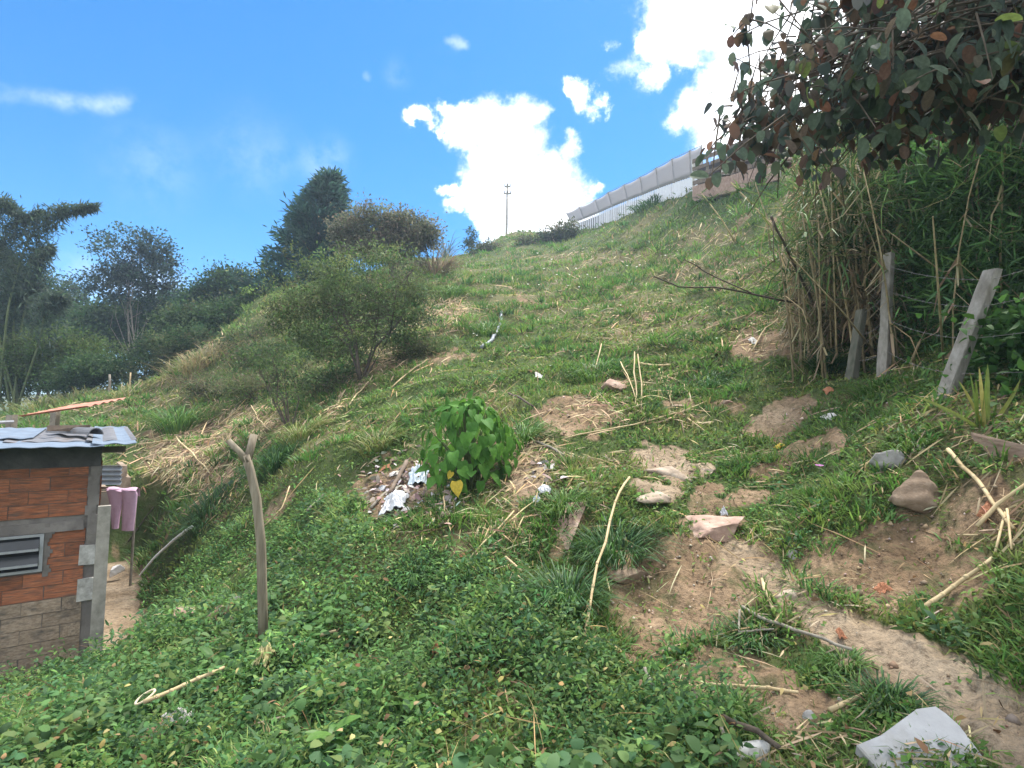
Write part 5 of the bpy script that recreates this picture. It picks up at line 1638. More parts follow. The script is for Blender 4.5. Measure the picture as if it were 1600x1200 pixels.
# ribbed plank at the right edge
a, b_ = G(1536, 712, .05), G(1640, 742, .05)
mb = MB()
M_PLANK = surf('reddish_plank', [(.3, (.20, .13, .09)), (.7, (.38, .27, .20))], 8, stretch=(1, 1, 4), bump=.5)
wv = np.array([.02, .10, .07])
for i in range(5):
    mb.box(a + wv * (i * .46 - 1.0) + UP * (.006 * (i % 2)), b_ - a, wv * .43, UP * .035, .006)
solo('ribbed_plank', mb, M_PLANK, a, 'ribbed reddish brown plank lying on the bank under the strap leaved plant', 'plank')

# ------------------------------------------------------------------ sticks and canes
S = stick
S([(984, 768), (962, 838), (934, 940), (909, 1016)], .012, M_CANE, 'long pale cane leaning across the dark grass clumps', 'cane', 'cane', nodes=True, lifts=[.14, .30, .28, .02])
S([(1108, 1078), (1180, 1083), (1248, 1091)], .011, M_CANE, 'thin straight cane above the white stone', 'cane', 'cane', nodes=True)
S([(1160, 962), (1200, 985), (1265, 1007), (1332, 1032)], .012, M_GREYSTICK, 'bent grey twig beside the footpath', lift=.06)
S([(1156, 965), (1155, 1000), (1210, 996)], .008, M_GREYSTICK, 'thin hooked twig next to the bent grey twig', lift=.05)
S([(1192, 914), (1208, 961)], .014, M_CANE, 'short pale stalk lying across the footpath', lift=.04)
S([(1297, 1127), (1350, 1101)], .014, M_CANE, 'short pale stalk on the bare bank near the grey slab', lift=.05)
S([(1436, 968), (1490, 930), (1552, 885)], .015, M_CANE, 'thick pale cane slanting up the right bank', 'cane', 'cane', nodes=True, lift=.05)
S([(1482, 714), (1520, 755), (1552, 800), (1585, 842)], .016, M_CANE, 'long pale split cane below the ribbed plank', 'cane', 'cane', lift=.06)
S([(1528, 847), (1560, 812), (1606, 780)], .014, M_CANE, 'pale cane crossing the split cane', 'cane', 'cane', lift=.10)
S([(1497, 848), (1528, 848)], .008, M_CANE, 'short thin stalk left of the crossing canes', lift=.05)
S([(1572, 815), (1556, 878)], .009, M_CANE, 'thin stalk hanging down from the crossing canes', lift=.06)
S([(1575, 815), (1582, 880)], .008, M_CANE, 'second thin stalk hanging down from the crossing canes', lift=.08)
S([(222, 1140), (285, 1112), (352, 1081)], .015, M_CANE, 'thick pale cane lying in the weeds at the lower left', 'cane', 'cane', nodes=True, lift=.17)
S([(500, 1019), (524, 1011)], .013, M_CANE, 'short cut cane piece in the weeds right of the forked post', lift=.12)
S([(457, 1035), (476, 1028)], .012, M_CANE, 'shorter cut cane piece nearest the forked post', lift=.12)
S([(795, 622), (815, 631), (833, 643)], .020, M_TWIG, 'short dark stick above the heart leaved plant', lift=.08)
S([(838, 696), (860, 705), (881, 718)], .018, M_GREYSTICK, 'short grey stick right of the heart leaved plant', lift=.05)
S([(880, 692), (950, 677), (1010, 664), (1062, 650), (1104, 632)], .011, M_CANE, 'long curved dry stalk across the middle of the slope', lift=.05)
S([(1074, 660), (1102, 681)], .010, M_CANE, 'pale forked stalk branching off the long curved one', lift=.06)
S([(992, 580), (994, 620), (993, 652)], .013, M_CANE, 'upright dry stalk standing left in the stalk bundle', lifts=[.35, .2, .02])
S([(997, 582), (1003, 620), (1002, 650)], .012, M_CANE, 'upright dry stalk standing in the middle of the stalk bundle', lifts=[.33, .2, .02])
S([(970, 587), (985, 612), (1000, 645)], .010, M_CANE, 'slanting dry stalk leaning into the stalk bundle', lifts=[.25, .15, .02])
S([(1030, 580), (1042, 610), (1049, 636)], .011, M_CANE, 'slanting dry stalk right of the stalk bundle', lift=.05)
S([(998, 574), (1022, 578), (1048, 577)], .024, M_CANE, 'flat pale cane piece lying above the stalk bundle', 'cane', 'cane', lift=.08)
S([(735, 882), (770, 845), (803, 808)], .010, M_CANE, 'thin slanting dry stalk below the heart leaved plant', lift=.06)
S([(695, 778), (694, 812)], .009, M_CANE, 'thin stalk standing under the yellow leaf', lift=.08)
S([(1205, 338), (1232, 395), (1262, 455), (1292, 522)], .017, M_TWIG, 'long dark dead branch leaning out of the cane thicket', 'branch', 'dead_branch', Ys=[7.6, 8.0, 8.5, 9.0], taper=1.4)
S([(1022, 432), (1060, 448), (1140, 452), (1225, 470), (1300, 478)], .010, M_TWIG, 'thin dead branch reaching left over the slope', 'branch', 'dead_branch', Ys=[7.6, 7.9, 8.2, 8.6, 9.0], taper=1.6)
S([(1068, 405), (1120, 434), (1180, 460), (1240, 470)], .008, M_TWIG, 'upper thin twig crossing over the dead branch', 'branch', 'dead_branch', Ys=[7.8, 8.1, 8.4, 8.8], taper=1.5)
S([(1208, 345), (1210, 410)], .008, M_TWIG, 'short twig hanging from the dark dead branch', 'branch', 'dead_branch', Ys=[7.6, 7.6])
S([(275, 690), (300, 715), (327, 748)], .020, M_CANE, 'pale stalk on top of the straw heap above the trousers', lift=.12)
S([(318, 742), (345, 722), (366, 704)], .024, M_CANE, 'long stalk at the right edge of the straw heap', lift=.10)
S([(215, 700), (260, 694), (345, 690)], .018, M_CANE, 'long flat stalk behind the eave of the metal roof', lift=.10)
S([(345, 668), (365, 652), (380, 640)], .016, M_CANE, 'stalk leaning on the small straw heap', lift=.12)
S([(392, 640), (402, 662), (420, 680)], .014, M_CANE, 'stalk right on the small straw heap', lift=.12)
S([(612, 610), (640, 585), (668, 565)], .016, M_CANE, 'stalk slanting up right of the feathery tree', lift=.06)
S([(545, 640), (565, 615), (582, 592)], .016, M_CANE, 'stalk slanting up at the foot of the feathery tree', lift=.08)
S([(665, 505), (690, 490), (708, 478)], .022, M_CANE, 'stalk on the straw patch below the dry reeds', lift=.10)
S([(412, 838), (440, 810), (452, 775)], .012, M_CANE, 'thin stalk leaning right behind the forked post', lift=.14)
S([(200, 850), (225, 815), (240, 795)], .014, M_TWIG, 'thin stick in the dark bank beside the trousers', lift=.05)
S([(480, 808), (505, 782)], .018, M_GREYSTICK, 'short stick left of the rubbish heap', lift=.08)
S([(1072, 1100), (1100, 1135), (1140, 1160), (1185, 1178), (1218, 1206)], .017, M_TWIG, 'dark curved root beside the white stone', 'root', 'root', lift=.10)
S([(1128, 1160), (1132, 1180), (1144, 1206)], .011, M_GREYSTICK, 'thin grey side root below the dark curved root', 'root', 'root', lift=.08)
S([(1008, 1072), (1020, 1100)], .012, M_GREYSTICK, 'short grey stick in the weeds beyond the lower weed bank', lift=.10)
S([(1090, 525), (1125, 512), (1165, 498)], .014, M_CANE, 'dry stalk on the grass left of the dead branch foot', lift=.08)
S([(940, 560), (930, 590)], .014, M_CANE, 'short dry stalk standing left of the stalk bundle', lifts=[.3, .02])
S([(1176, 558), (1190, 530), (1216, 505)], .014, M_CANE, 'crooked pale stalk at the edge of the cane thicket', lift=.10)
S([(790, 880), (815, 902)], .012, M_CANE, 'crooked short stick left of the drooping grass clump', lift=.05)
# grey hose
hpts = [G(u, v, .05) for (u, v) in ((752, 547), (766, 538), (776, 524), (782, 508), (784, 490))]
mb = MB(); tt = np.linspace(0, 4, 25)
hc = np.stack([np.interp(tt, range(5), [q[k] for q in hpts]) for k in range(3)], -1)
for _ in range(3):
    hc[1:-1] = (hc[:-2] + 2 * hc[1:-1] + hc[2:]) / 4
hc[:, 2] = np.maximum(hc[:, 2], height(hc[:, 0], hc[:, 1]) + .06)
mb.tube(hc, .045, 8)
solo('hose', mb, surf('grey_hose', [(.3, (.16, .18, .20)), (.7, (.25, .27, .29))], 5, rough=.5, bump=0), hpts[0], 'curved grey hose lying on the middle of the slope', 'hose', smooth=True)

# ------------------------------------------------------------------ litter
def crumple(name, u, v, wpx, hpx, label, cat, m, seed, lift=.06, flat=.35, dpx=None):
    """crumpled sheet lying on the ground"""
    q = G(u, v)
    s = 1 / F * q[1]
    n_ = 25
    X_, Y_ = np.meshgrid(np.linspace(-1, 1, n_), np.linspace(-1, 1, n_))
    r_ = np.sqrt(X_ ** 2 + Y_ ** 2)
    ang_ = np.arctan2(Y_, X_)
    edge_ = .55 + .5 * fbm(ang_ * 2.2 + 10, ang_ * 0 + seed, seed, 3)
    px_ = X_ * edge_ * wpx * .5 * s
    dep = (dpx or hpx * 1.6) * .5 * s
    py_ = Y_ * edge_ * dep
    nz_ = fbm(X_ * 3.2 + seed, Y_ * 3.2, 400 + seed, 4)
    rid = 1 - np.abs(2 * nz_ - 1)
    wx_, wy_ = q[0] + px_, q[1] + py_
    wz_ = height(wx_, wy_) + lift * (.2 + rid * (1.15 - r_ * .6))
    vs = np.stack([wx_ - q[0], wy_ - q[1], wz_ - q[2]], -1).reshape(-1, 3)
    i_ = (np.arange(n_ - 1)[:, None] * n_ + np.arange(n_ - 1)[None]).reshape(-1)
    qd = np.stack([i_, i_ + 1, i_ + n_ + 1, i_ + n_], -1)
    me = mesh_np(name, vs, quads=qd)
    o = link(name, me, m, loc=tuple(q))
    sm = o.modifiers.new('thickness', 'SOLIDIFY'); sm.thickness = .004
    return tag(o, label, cat)
M_BLUEP = surf('bluish_plastic', [(.3, (.28, .34, .39)), (.7, (.48, .55, .60))], 16, rough=.35, bump=.6, bscale=20)
M_RED = surf('orange_scrap', [(.3, (.27, .115, .06)), (.7, (.38, .17, .09))], 9, bump=.2)
M_DIRTYW = surf('dirty_white', [(.3, (.40, .37, .35)), (.7, (.60, .57, .55))], 12, bump=.7, bscale=20)
for a in [
    ('plastic_bag', 655, 752, 34, 28, 'bluish white plastic bag on the rubbish heap left of the plant', 'plastic bag', M_BLUEP, 1, .16),
    ('plastic_bag', 617, 796, 44, 34, 'torn white plastic bag at the foot of the rubbish heap', 'plastic bag', M_PLASTIC, 2, .16),
    ('plastic_scrap', 850, 772, 24, 12, 'white plastic scrap on the grass right of the plant', 'scrap', M_PLASTIC, 3, .08),
    ('plastic_scrap', 838, 784, 12, 9, 'small pale scrap just below the white one', 'scrap', M_BLUEP, 4, .05),
    ('plastic_scrap', 856, 735, 26, 12, 'dirty white scrap on the dry stalks right of the plant', 'scrap', M_DIRTYW, 5, .06),
    ('plastic_scrap', 704, 764, 16, 10, 'grey plastic scrap beside the yellow leaf', 'scrap', M_BLUEP, 6, .05),
    ('cloth_scrap', 600, 735, 20, 10, 'reddish cloth scrap at the top of the rubbish heap', 'scrap', M_RED, 7, .05),
    ('plastic_scrap', 615, 744, 16, 9, 'pale scrap near the top of the rubbish heap', 'scrap', M_DIRTYW, 8, .05),
    ('plastic_scrap', 597, 766, 14, 8, 'small white scrap in the middle of the rubbish heap', 'scrap', M_PLASTIC, 9, .05),
    ('plastic_scrap', 1131, 812, 12, 7, 'small white scrap on the flat pinkish stone', 'scrap', M_PLASTIC, 10, .10),
    ('tile_scrap', 720, 874, 22, 8, 'orange tile scrap beside the slanting dry stalk', 'tile', M_RED, 11, .04),
    ('fallen_leaf', 1294, 612, 14, 8, 'orange fallen leaf on the grass below the fence', 'leaf', M_RED, 12, .05),
    ('fallen_leaf', 1378, 928, 24, 14, 'rusty brown fallen leaf on the bank above the footpath', 'leaf', M_RED, 13, .06),
    ('fallen_leaf', 1541, 804, 24, 14, 'reddish fallen leaf beside the crossing canes', 'leaf', M_RED, 14, .05),
    ('fallen_leaf', 1313, 995, 12, 12, 'brown fallen leaf lying on the footpath', 'leaf', M_RED, 15, .04),
    ('fallen_leaf', 1219, 702, 18, 8, 'yellow fallen leaf on the grass left of the grey rock', 'leaf', M_YELLOW, 16, .06),
    ('fallen_leaf', 680, 1036, 12, 8, 'small orange leaf among the lower weeds', 'leaf', M_RED, 17, .12),
    ('plastic_sheet', 275, 1142, 50, 22, 'muddy pale plastic sheet in the weeds beside the thick cane', 'plastic sheet', M_DIRTYW, 18, .12),
    ('paper_scrap', 842, 590, 14, 9, 'pale yellowish scrap high above the plant', 'scrap', M_WSTONE, 19, .06),
    ('paper_scrap', 1178, 537, 12, 14, 'white scrap at the edge of the straw near the thicket', 'scrap', M_WSTONE, 20, .08),
    ('cloth_scrap', 1297, 655, 18, 22, 'grey cloth scrap on the grass above the grey rock', 'scrap', M_DIRTYW, 21, .06),
    ('withered_leaves', 412, 1058, 26, 30, 'pale withered leaves hanging in the weeds below the forked post', 'leaves', surf('withered', [(.3, (.30, .27, .12)), (.7, (.48, .42, .22))], 12), 22, .22),
]:
    crumple(*a)
us = np.concatenate([RNG.normal(628, 34, 420), RNG.normal(850, 16, 40), RNG.normal(690, 14, 40)]); vs_ = np.concatenate([RNG.normal(768, 24, 420), RNG.normal(742, 14, 40), RNG.normal(805, 12, 40)])
rp = Gv(us, vs_); N = len(rp)
rp[:, 2] += RNG.uniform(.005, .06, N)
rub = leaves(rp, RNG.normal(0, 1, (N, 3)) * [1, 1, .45], RNG.normal(0, .6, (N, 3)) + UP, RNG.uniform(.03, .14, N), RNG.uniform(.015, .08, N), pal([(.30, .24, .22), (.42, .36, .35), (.20, .15, .12), (.50, .47, .46), (.36, .24, .22), (.24, .20, .17)], N, .2), 'oval')
stuff('rubbish_bits', [rub], M_CRUMB, 'small bits of rubbish, plaster and torn sheet on the dirt heap')
# rubbish boards on the heap
stick([(635, 728), (622, 755), (608, 778)], .030, M_BOARD, 'dark old board on the rubbish heap between the bags', 'board', 'board', lift=.06)
stick([(580, 800), (605, 775), (640, 770)], .020, M_GREYSTICK, 'grey stick across the lower rubbish heap', lift=.05)
# ring at the lower left
rq = G(225, 1128, .16)
mb = MB(); ring = [rq + np.array([math.cos(t_) * .055, math.sin(t_) * .05, .03 * math.sin(t_ + 1)]) for t_ in np.linspace(0, 2 * math.pi, 25)]
mb.tube(ring, .008, 6, cap=False)
solo('plastic_ring', mb, surf('cream_plastic', [(.3, (.50, .42, .28)), (.7, (.62, .54, .38))], 8), rq, 'cream plastic ring at the end of the thick cane in the weeds', 'ring', smooth=True)
# pink flower
fq = G(1281, 747)
fl_t = thing('pink_flower', fq, 'single pink flower on a thin stem in the grass', 'flower')
mb = MB(); mb.tube([fq - UP * .02, fq + UP * .11], .004, 5); part('stem', mb, M_CULM, fl_t)
M_PINKF = leafmat('pink_petal', .3, .5, .2, [(0, (.55, .20, .50)), (1, (.66, .27, .60))])
pm = leaf_mesh('petal', .045, .03, 'round', M_PINKF, .2)
for i in range(6):
    a_ = i * 1.047
    place_leaf(pm, fl_t, (0, 0, .11), (math.cos(a_), math.sin(a_) - .3, .55), (0, -.2, 1), 1, 'petal')

# big ragged leaves poking out of the lower weeds
M_DOCK = leafmat('dock_leaf', .3, .5, .3, [(0, (.06, .14, .03)), (1, (.10, .20, .04))], tint=.2)
dock = [leaf_mesh('leaf', L_, W_, 'round', M_DOCK, c_) for (L_, W_, c_) in ((.20, .10, .3), (.16, .09, .5), (.24, .11, .2))]
for (u, v, k_, lab) in ((520, 1188, 7, 'broad leaved dock plant at the very bottom of the weed bank'), (1075, 1165, 6, 'broad leaved dock plant beside the dark curved root'), (745, 1020, 6, 'tall leafy weed with a dark gap beside it in the weed bank'), (640, 1130, 6, 'broad leaved dock plant in the middle of the weeds'), (880, 1110, 6, 'broad leaved dock plant near the right end of the weed bank'), (330, 1060, 6, 'broad leaved dock plant below the forked post'), (130, 1120, 6, 'broad leaved dock plant in the weeds below the brick house')):
    q = G(u, v)
    dk = thing('dock_plant', q, lab, 'weed', 'big leaved weeds')
    mb = MB(); mb.tube([q - UP * .03, q + UP * .14], .006, 5); part('stem', mb, M_CULM, dk)
    for i in range(k_):
        a_ = i * 2.4 + u
        place_leaf(dock[i % 3], dk, (0, 0, .05 + .10 * i / k_), (math.cos(a_), math.sin(a_), RNG.uniform(.1, .9)), (-math.cos(a_) * .5, -math.sin(a_) * .5, 1), RNG.uniform(.45, .75))

# ------------------------------------------------------------------ power pole and line
Yq = 62.0
foot, top = P(790, 384, Yq), P(793, 287, Yq)
pole = thing('power_pole', foot, 'slender grey power pole on the skyline in front of the bright cloud', 'power pole')
mb = MB(); mb.tube([foot - UP * 3, top], [.17, .11], 8); part('shaft', mb, M_CONC, pole, smooth=True)
for (v, wpx) in ((291, 5), (302, 6)):
    c_ = P(793, v, Yq - .18); d_ = np.array([wpx / F * Yq, .0, .0])
    mb = MB(); mb.box(c_ - d_ - UP * .07, d_ * 2, (0, .12, 0), UP * .13); part('crossarm', mb, M_GREYSTICK, pole)
    for s_ in (-.85, 0, .85):
        mb = MB(); mb.tube([c_ + d_ * s_ + UP * .06 + np.array([0, .06, 0]), c_ + d_ * s_ + UP * .34 + np.array([0, .06, 0])], [.06, .04], 6); part('insulator', mb, M_DARK, pole)
a = P(265, 442, 33); b_ = P(420, 424, 31)
mb = MB(); mb.tube([P(-200, 470, 38), a, (a + b_) / 2 - UP * .05, b_, P(640, 395, 29)], .017, 5)
solo('power_line', mb, M_DARK, a, 'thin dark power line crossing the sky left of the conifer', 'power line')

# ------------------------------------------------------------------ net shelter on the ridge
def at_line(u, v):
    """1/Y runs linearly along a straight line in the picture"""
    f = (u - 888) / (1090 - 888)
    iy = (1 / 50) * (1 - f) + (1 / 27) * f
    return P(u, v, 1 / iy)
tops = [(884, 333), (905, 324), (930, 313), (950, 301), (975, 289), (1000, 277), (1025, 263), (1050, 249), (1078, 236), (1096, 228)]
lows = [(893, 349), (912, 342), (936, 332), (956, 323), (980, 313), (1004, 304), (1028, 294), (1053, 285), (1080, 276), (1098, 268)]
sh = thing('net_shelter', on_ground(*at_line(990, 310)[:2]), 'long hillside shelter with grey netting above white vertical slats', 'shelter')
M_NET, t = mat('grey_netting')
b1_ = node(t, 'ShaderNodeBsdfDiffuse', {'Color': (.50, .485, .50, 1)}); b2_ = node(t, 'ShaderNodeBsdfTranslucent', {'Color': (.54, .52, .54, 1)})
mx = node(t, 'ShaderNodeMixShader', {0: .5, 1: b1_.outputs[0], 2: b2_.outputs[0]}); node(t, 'ShaderNodeOutputMaterial', {'Surface': mx.outputs[0]})
tp = [at_line(*q) for q in tops]; lw = [at_line(*q) for q in lows]
for i in range(len(tp) - 1):
    mb = MB(); vs, fs = [], []
    nx, nz_ = 8, 5
    for jx in range(nx + 1):
        fx = jx / nx
        for jz in range(nz_ + 1):
            fz = jz / nz_
            q = (lw[i] * (1 - fx) + lw[i + 1] * fx) * (1 - fz) + (tp[i] * (1 - fx) + tp[i + 1] * fx) * fz
            sagz = -.07 * math.sin(math.pi * fx) * fz
            q = q + UP * sagz + np.array([-.5, -.5, 0]) * .16 * math.sin(math.pi * fx) * math.sin(math.pi * fz)
            vs.append(q)
    for jx in range(nx):
        for jz in range(nz_):
            a_ = jx * (nz_ + 1) + jz
            fs.append((a_, a_ + nz_ + 1, a_ + nz_ + 2, a_ + 1))
    mb.add(vs, fs)
    o = part('netting', mb, M_NET, sh, smooth=True)
    o.modifiers.new('thickness', 'SOLIDIFY').thickness = .006
for i in range(len(tp)):
    g_ = lw[i].copy(); g_[2] = float(height(g_[0], g_[1])) - .2
    mb = MB(); mb.tube([g_, lw[i] + np.array([.05, .08, 0]), tp[i] + UP * .06], .028, 5); part('post', mb, M_GREYSTICK, sh)
mb = MB(); mb.tube([q + UP * .01 for q in lw], .03, 5); part('rail', mb, M_GREYSTICK, sh)
mb = MB(); mb.tube([q + UP * .02 for q in tp], .018, 5); part('top_wire', mb, M_GREYSTICK, sh)
M_SLAT = surf('white_slat', [(.3, (.62, .62, .66)), (.7, (.80, .80, .83))], 7, bump=.05)
ns_ = 64
me_s = MB(); me_s.box((-.5, -.5, 0), (1, 0, 0), (0, 1, 0), (0, 0, 1)); me_s = me_s.mesh('slat'); me_s.materials.append(M_SLAT)
Ldir = lw[-1] - lw[0]
for i in range(ns_):
    f = (i + .3) / ns_
    x_ = f * (len(lw) - 1); k_ = int(x_)
    q = lw[k_] + (lw[min(k_ + 1, len(lw) - 1)] - lw[k_]) * (x_ - k_) - UP * .03
    g_ = float(height(q[0], q[1])) - .15
    o = bpy.data.objects.new('slat', me_s); COL.objects.link(o); o.parent = sh
    if g_ > q[2] - .3:
        g_ = q[2] - .3
    wd2 = Vector((Ldir[0], Ldir[1], 0)).normalized()
    wdt = .235 * (.8 + .35 * random.random())
    b0_ = np.array(sh.location)
    o.matrix_local = Matrix(((wd2.x * wdt, -wd2.y * .03, 0, q[0] - b0_[0]), (wd2.y * wdt, wd2.x * .03, 0, q[1] - b0_[1]), (0, 0, q[2] - g_, g_ - b0_[2]), (0, 0, 0, 1)))
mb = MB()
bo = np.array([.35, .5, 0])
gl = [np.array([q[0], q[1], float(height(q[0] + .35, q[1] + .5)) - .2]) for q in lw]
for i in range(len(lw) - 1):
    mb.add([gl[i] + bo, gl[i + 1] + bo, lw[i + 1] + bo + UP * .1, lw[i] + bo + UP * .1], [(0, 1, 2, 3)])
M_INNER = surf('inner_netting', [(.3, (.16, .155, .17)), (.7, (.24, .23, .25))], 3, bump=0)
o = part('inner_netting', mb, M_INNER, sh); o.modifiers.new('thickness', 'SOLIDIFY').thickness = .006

# plank fence over a low masonry footing, right of the shelter
fa, fb = P(1082, 292, 26.0), P(1215, 252, 20.5)
pf = thing('plank_fence', on_ground(*((fa + fb) / 2)[:2]), 'brown plank fence on a pinkish masonry footing at the hilltop', 'fence')
fdir = fb - fa
for r_, (du, z0, hh_) in enumerate(((0, .06, .20), (0, .42, .16), (0, .78, .16), (0, 1.14, .20))):
    for s_ in range(4):
        a = fa + fdir * (s_ / 4 + .004) + UP * (z0 + .02 * random.random()); b_ = fdir * (.242)
        mb = MB(); mb.box(a, b_, np.array([.03, .04, 0]), UP * hh_, .012); part('plank', mb, M_BOARD, pf)
for s_ in range(6):
    q = fa + fdir * (s_ / 5); mb = MB(); mb.box(q + np.array([.045, .06, -.6]), (.10, 0, 0), (0, .10, 0), UP * 2.0, .01); part('post', mb, M_GREYSTICK if s_ % 2 else M_WHITEB, pf)
mb = MB(); mb.box(fa + np.array([.5, .7, -.4]), fdir, np.array([.03, .05, 0]), UP * 1.62, .01); part('dark_backing', mb, surf('unlit_backing', [(.3, (.03, .024, .02)), (.7, (.07, .055, .045))], 4), pf)  # dark backing added behind the planks, its colour standing for unlit interior
for s_ in range(10):
    q = fa + fdir * (s_ / 10); mb = MB(); mb.box(q - UP * .75 - np.array([.02, .03, 0]), fdir * .098, np.array([.2, .3, 0]), UP * .74, .015); part('block', mb, M_ROCKP, pf)

# ------------------------------------------------------------------ barbed wire fence on the right
fn = thing('wire_fence', G(1380, 582), 'barbed wire fence of three leaning posts in front of the cane thicket', 'fence')
M_POSTW = surf('pale_concrete_post', [(.3, (.15, .135, .115)), (.5, (.25, .23, .20)), (.75, (.37, .345, .31))], 14, bump=.9, bscale=34, stretch=(1, 1, .4), dirt=((.16, .14, .11), 6, .56, .72))
def fpost(foot_uv, top_uv, Y0, Y1, wid, label, m, tilt=0):
    f_ = P(*foot_uv, Y0); t_ = P(*top_uv, Y1)
    f_[2] = float(height(f_[0], f_[1])) - .15
    d_ = t_ - f_
    mb = MB()
    n_ = 7
    sx_ = np.array([math.cos(tilt), math.sin(tilt), 0]); sy_ = np.array([-math.sin(tilt), math.cos(tilt), 0])
    vs, fs = [], []
    for i in range(n_ + 1):
        c_ = f_ + d_ * i / n_
        w_ = wid * (1.05 - .18 * i / n_) * RNG.uniform(.95, 1.05)
        ch = .82
        for (a_, b_) in ((-1, -ch), (-ch, -1), (ch, -1), (1, -ch), (1, ch), (ch, 1), (-ch, 1), (-1, ch)):
            vs.append(c_ + sx_ * a_ * w_ * .5 + sy_ * b_ * w_ * .5 + RNG.normal(0, .0025, 3))
    for i in range(n_):
        for k_ in range(8):
            fs.append((i * 8 + k_, i * 8 + (k_ + 1) % 8, i * 8 + 8 + (k_ + 1) % 8, i * 8 + 8 + k_))
    fs += [tuple(range(7, -1, -1)), tuple(n_ * 8 + k_ for k_ in range(8))]
    mb.add(vs, fs)
    part('post', mb, m, fn, label=label)
    return f_, t_
pA = fpost((1466, 632), (1551, 422), 5.2, 5.15, .135, 'thick pale post leaning to the right', M_POSTW, .35)
pB = fpost((1379, 582), (1389, 396), 7.0, 7.0, .115, 'thin upright grey post', M_POSTW, .5)
M_MOSS = surf('mossy_post', [(.3, (.06, .065, .045)), (.55, (.12, .115, .09)), (.75, (.20, .185, .15))], 14, stretch=(1, 1, .3), bump=.8)
pC = fpost((1326, 562), (1346, 484), 7.3, 7.3, .115, 'short mossy post behind the thin one', M_MOSS, .3)
M_WIRE = surf('rusty_wire', [(.3, (.16, .14, .13)), (.7, (.30, .27, .25))], 10, rough=.5, metallic=.5, bump=0)
far_r = np.array([4.6, 2.4, 0])
for f in (.28, .52, .74, .93):
    a = pA[0] * (1 - f) + pA[1] * f; b_ = pB[0] * (1 - f * .97) + pB[1] * f * .97; c_ = pC[0] * (1 - min(f * 1.3, .95)) + pC[1] * min(f * 1.3, .95)
    e_ = np.array([4.35, 2.9, a[2] + .05 - .12 * (1 - f)])
    mb = MB()
    pts_ = []
    for q0, q1 in ((c_, b_), (b_, a), (a, e_)):
        for t_ in np.linspace(0, 1, 7)[:-1]:
            pts_.append(q0 * (1 - t_) + q1 * t_ - UP * .05 * math.sin(math.pi * t_))
    pts_.append(e_)
    mb.tube(pts_, .0026, 5)
    # barbs
    for k_ in range(1, len(pts_)):
        for t_ in (.25, .75):
            q = pts_[k_ - 1] * (1 - t_) + pts_[k_] * t_
            mb.tube([q - np.array([.008, 0, .012]), q + np.array([.008, 0, .012])], .0022, 3)
    part('wire', mb, M_WIRE, fn)

# strap-leaved plant in front of the leaning post
M_STRAP = leafmat('strap_leaf', .35, .45, .3, [(0, (.10, .17, .035)), (.55, (.20, .24, .05)), (1, (.40, .33, .11))], tint=.15)
sq = G(1535, 668)
strap = thing('strap_leaved_plant', sq, 'yellowish strap leaved plant at the foot of the leaning post', 'plant')
for (du, dv, bow) in ((-85, -48, .5), (-12, -85, .05), (-2, -92, .02), (10, -90, .1), (28, -98, .25), (50, -52, .6), (70, -70, .45), (-30, -70, .2), (18, -60, .5), (4, -75, .0), (90, -30, .5)):
    s_ = 1 / F * sq[1]
    L_ = math.hypot(du, dv) * s_ * 1.05
    me = leaf_mesh('leaf', L_, .030, 'strap', M_STRAP, bow * .5)
    place_leaf(me, strap, (RNG.normal(0, .02), RNG.normal(0, .02), -.01), (du, RNG.uniform(-12, 6), -dv * 1.12 + 12 * bow), (du * .2 + RNG.normal(0, 8), -30, 20), 1)

# ------------------------------------------------------------------ cane thicket on the right
th = thing('cane_thicket', on_ground(5.9, 8.6), 'dense thicket of dry canes and dark leaves behind the wire fence', 'thicket')
tb = np.array(th.location)
M_CANED = surf('old_cane', [(.3, (.17, .13, .07)), (.7, (.36, .29, .165))], 9, bump=.2, random_tint=.3)
cane_tops = []
ncane = 0
def thick_pt():
    while True:
        y = RNG.uniform(5.6, 12.5); x = RNG.uniform(4.2, 9.5)
        edge = 4.25 + (y - 5.2) * .17 + .2
        if y > 9:
            edge = 4.95 + (y - 9) * .42
        if x > edge and x < edge + 3.2 and (800 + F * x / y < 1435 or RNG.random() < .5):
            return x, y, x - edge
for i in range(150):
    x, y, e_ = thick_pt()
    z = float(height(x, y))
    front_edge = e_ < .9
    Hc = RNG.uniform(2.6, 4.6) * (1.0 if front_edge else 1.15)
    lean_ = np.array([RNG.normal(-.04, .17), RNG.normal(-.06, .14), 0])
    pts_ = []
    for t_ in np.linspace(0, 1, 6):
        pts_.append(np.array([x, y, z - .1]) + UP * Hc * t_ * (1 - .12 * t_) + lean_ * Hc * t_ ** 1.8)
    r_ = RNG.uniform(.011, .021) * min(1, y / 10)
    mb = MB(); mb.tube(pts_, list(np.linspace(r_, r_ * .5, 6)), 6)
    part('cane', mb, M_CANED if RNG.random() < .8 else M_CULM, th, smooth=True)
    cane_tops.append(pts_)
# the straight front rank of dry canes
for i in range(70):
    u = RNG.uniform(1235, 1425); Yk = RNG.uniform(7.7, 9.6)
    q = P(u, 560, Yk); x, y = q[0], q[1]
    z = float(height(x, y))
    Hc = RNG.uniform(1.6, 3.6) * (.75 if u < 1275 else 1)
    ln = np.array([RNG.normal(0, .07), RNG.normal(0, .07), 0])
    pts_ = [np.array([x, y, z - .1]) + UP * Hc * t_ + ln * Hc * t_ ** 1.6 for t_ in np.linspace(0, 1, 6)]
    r_ = RNG.uniform(.010, .020)
    mb = MB(); mb.tube(pts_, list(np.linspace(r_, r_ * .6, 6)), 6)
    part('cane', mb, M_CANED if i % 3 else M_CANE, th, smooth=True)
    cane_tops.append(pts_)
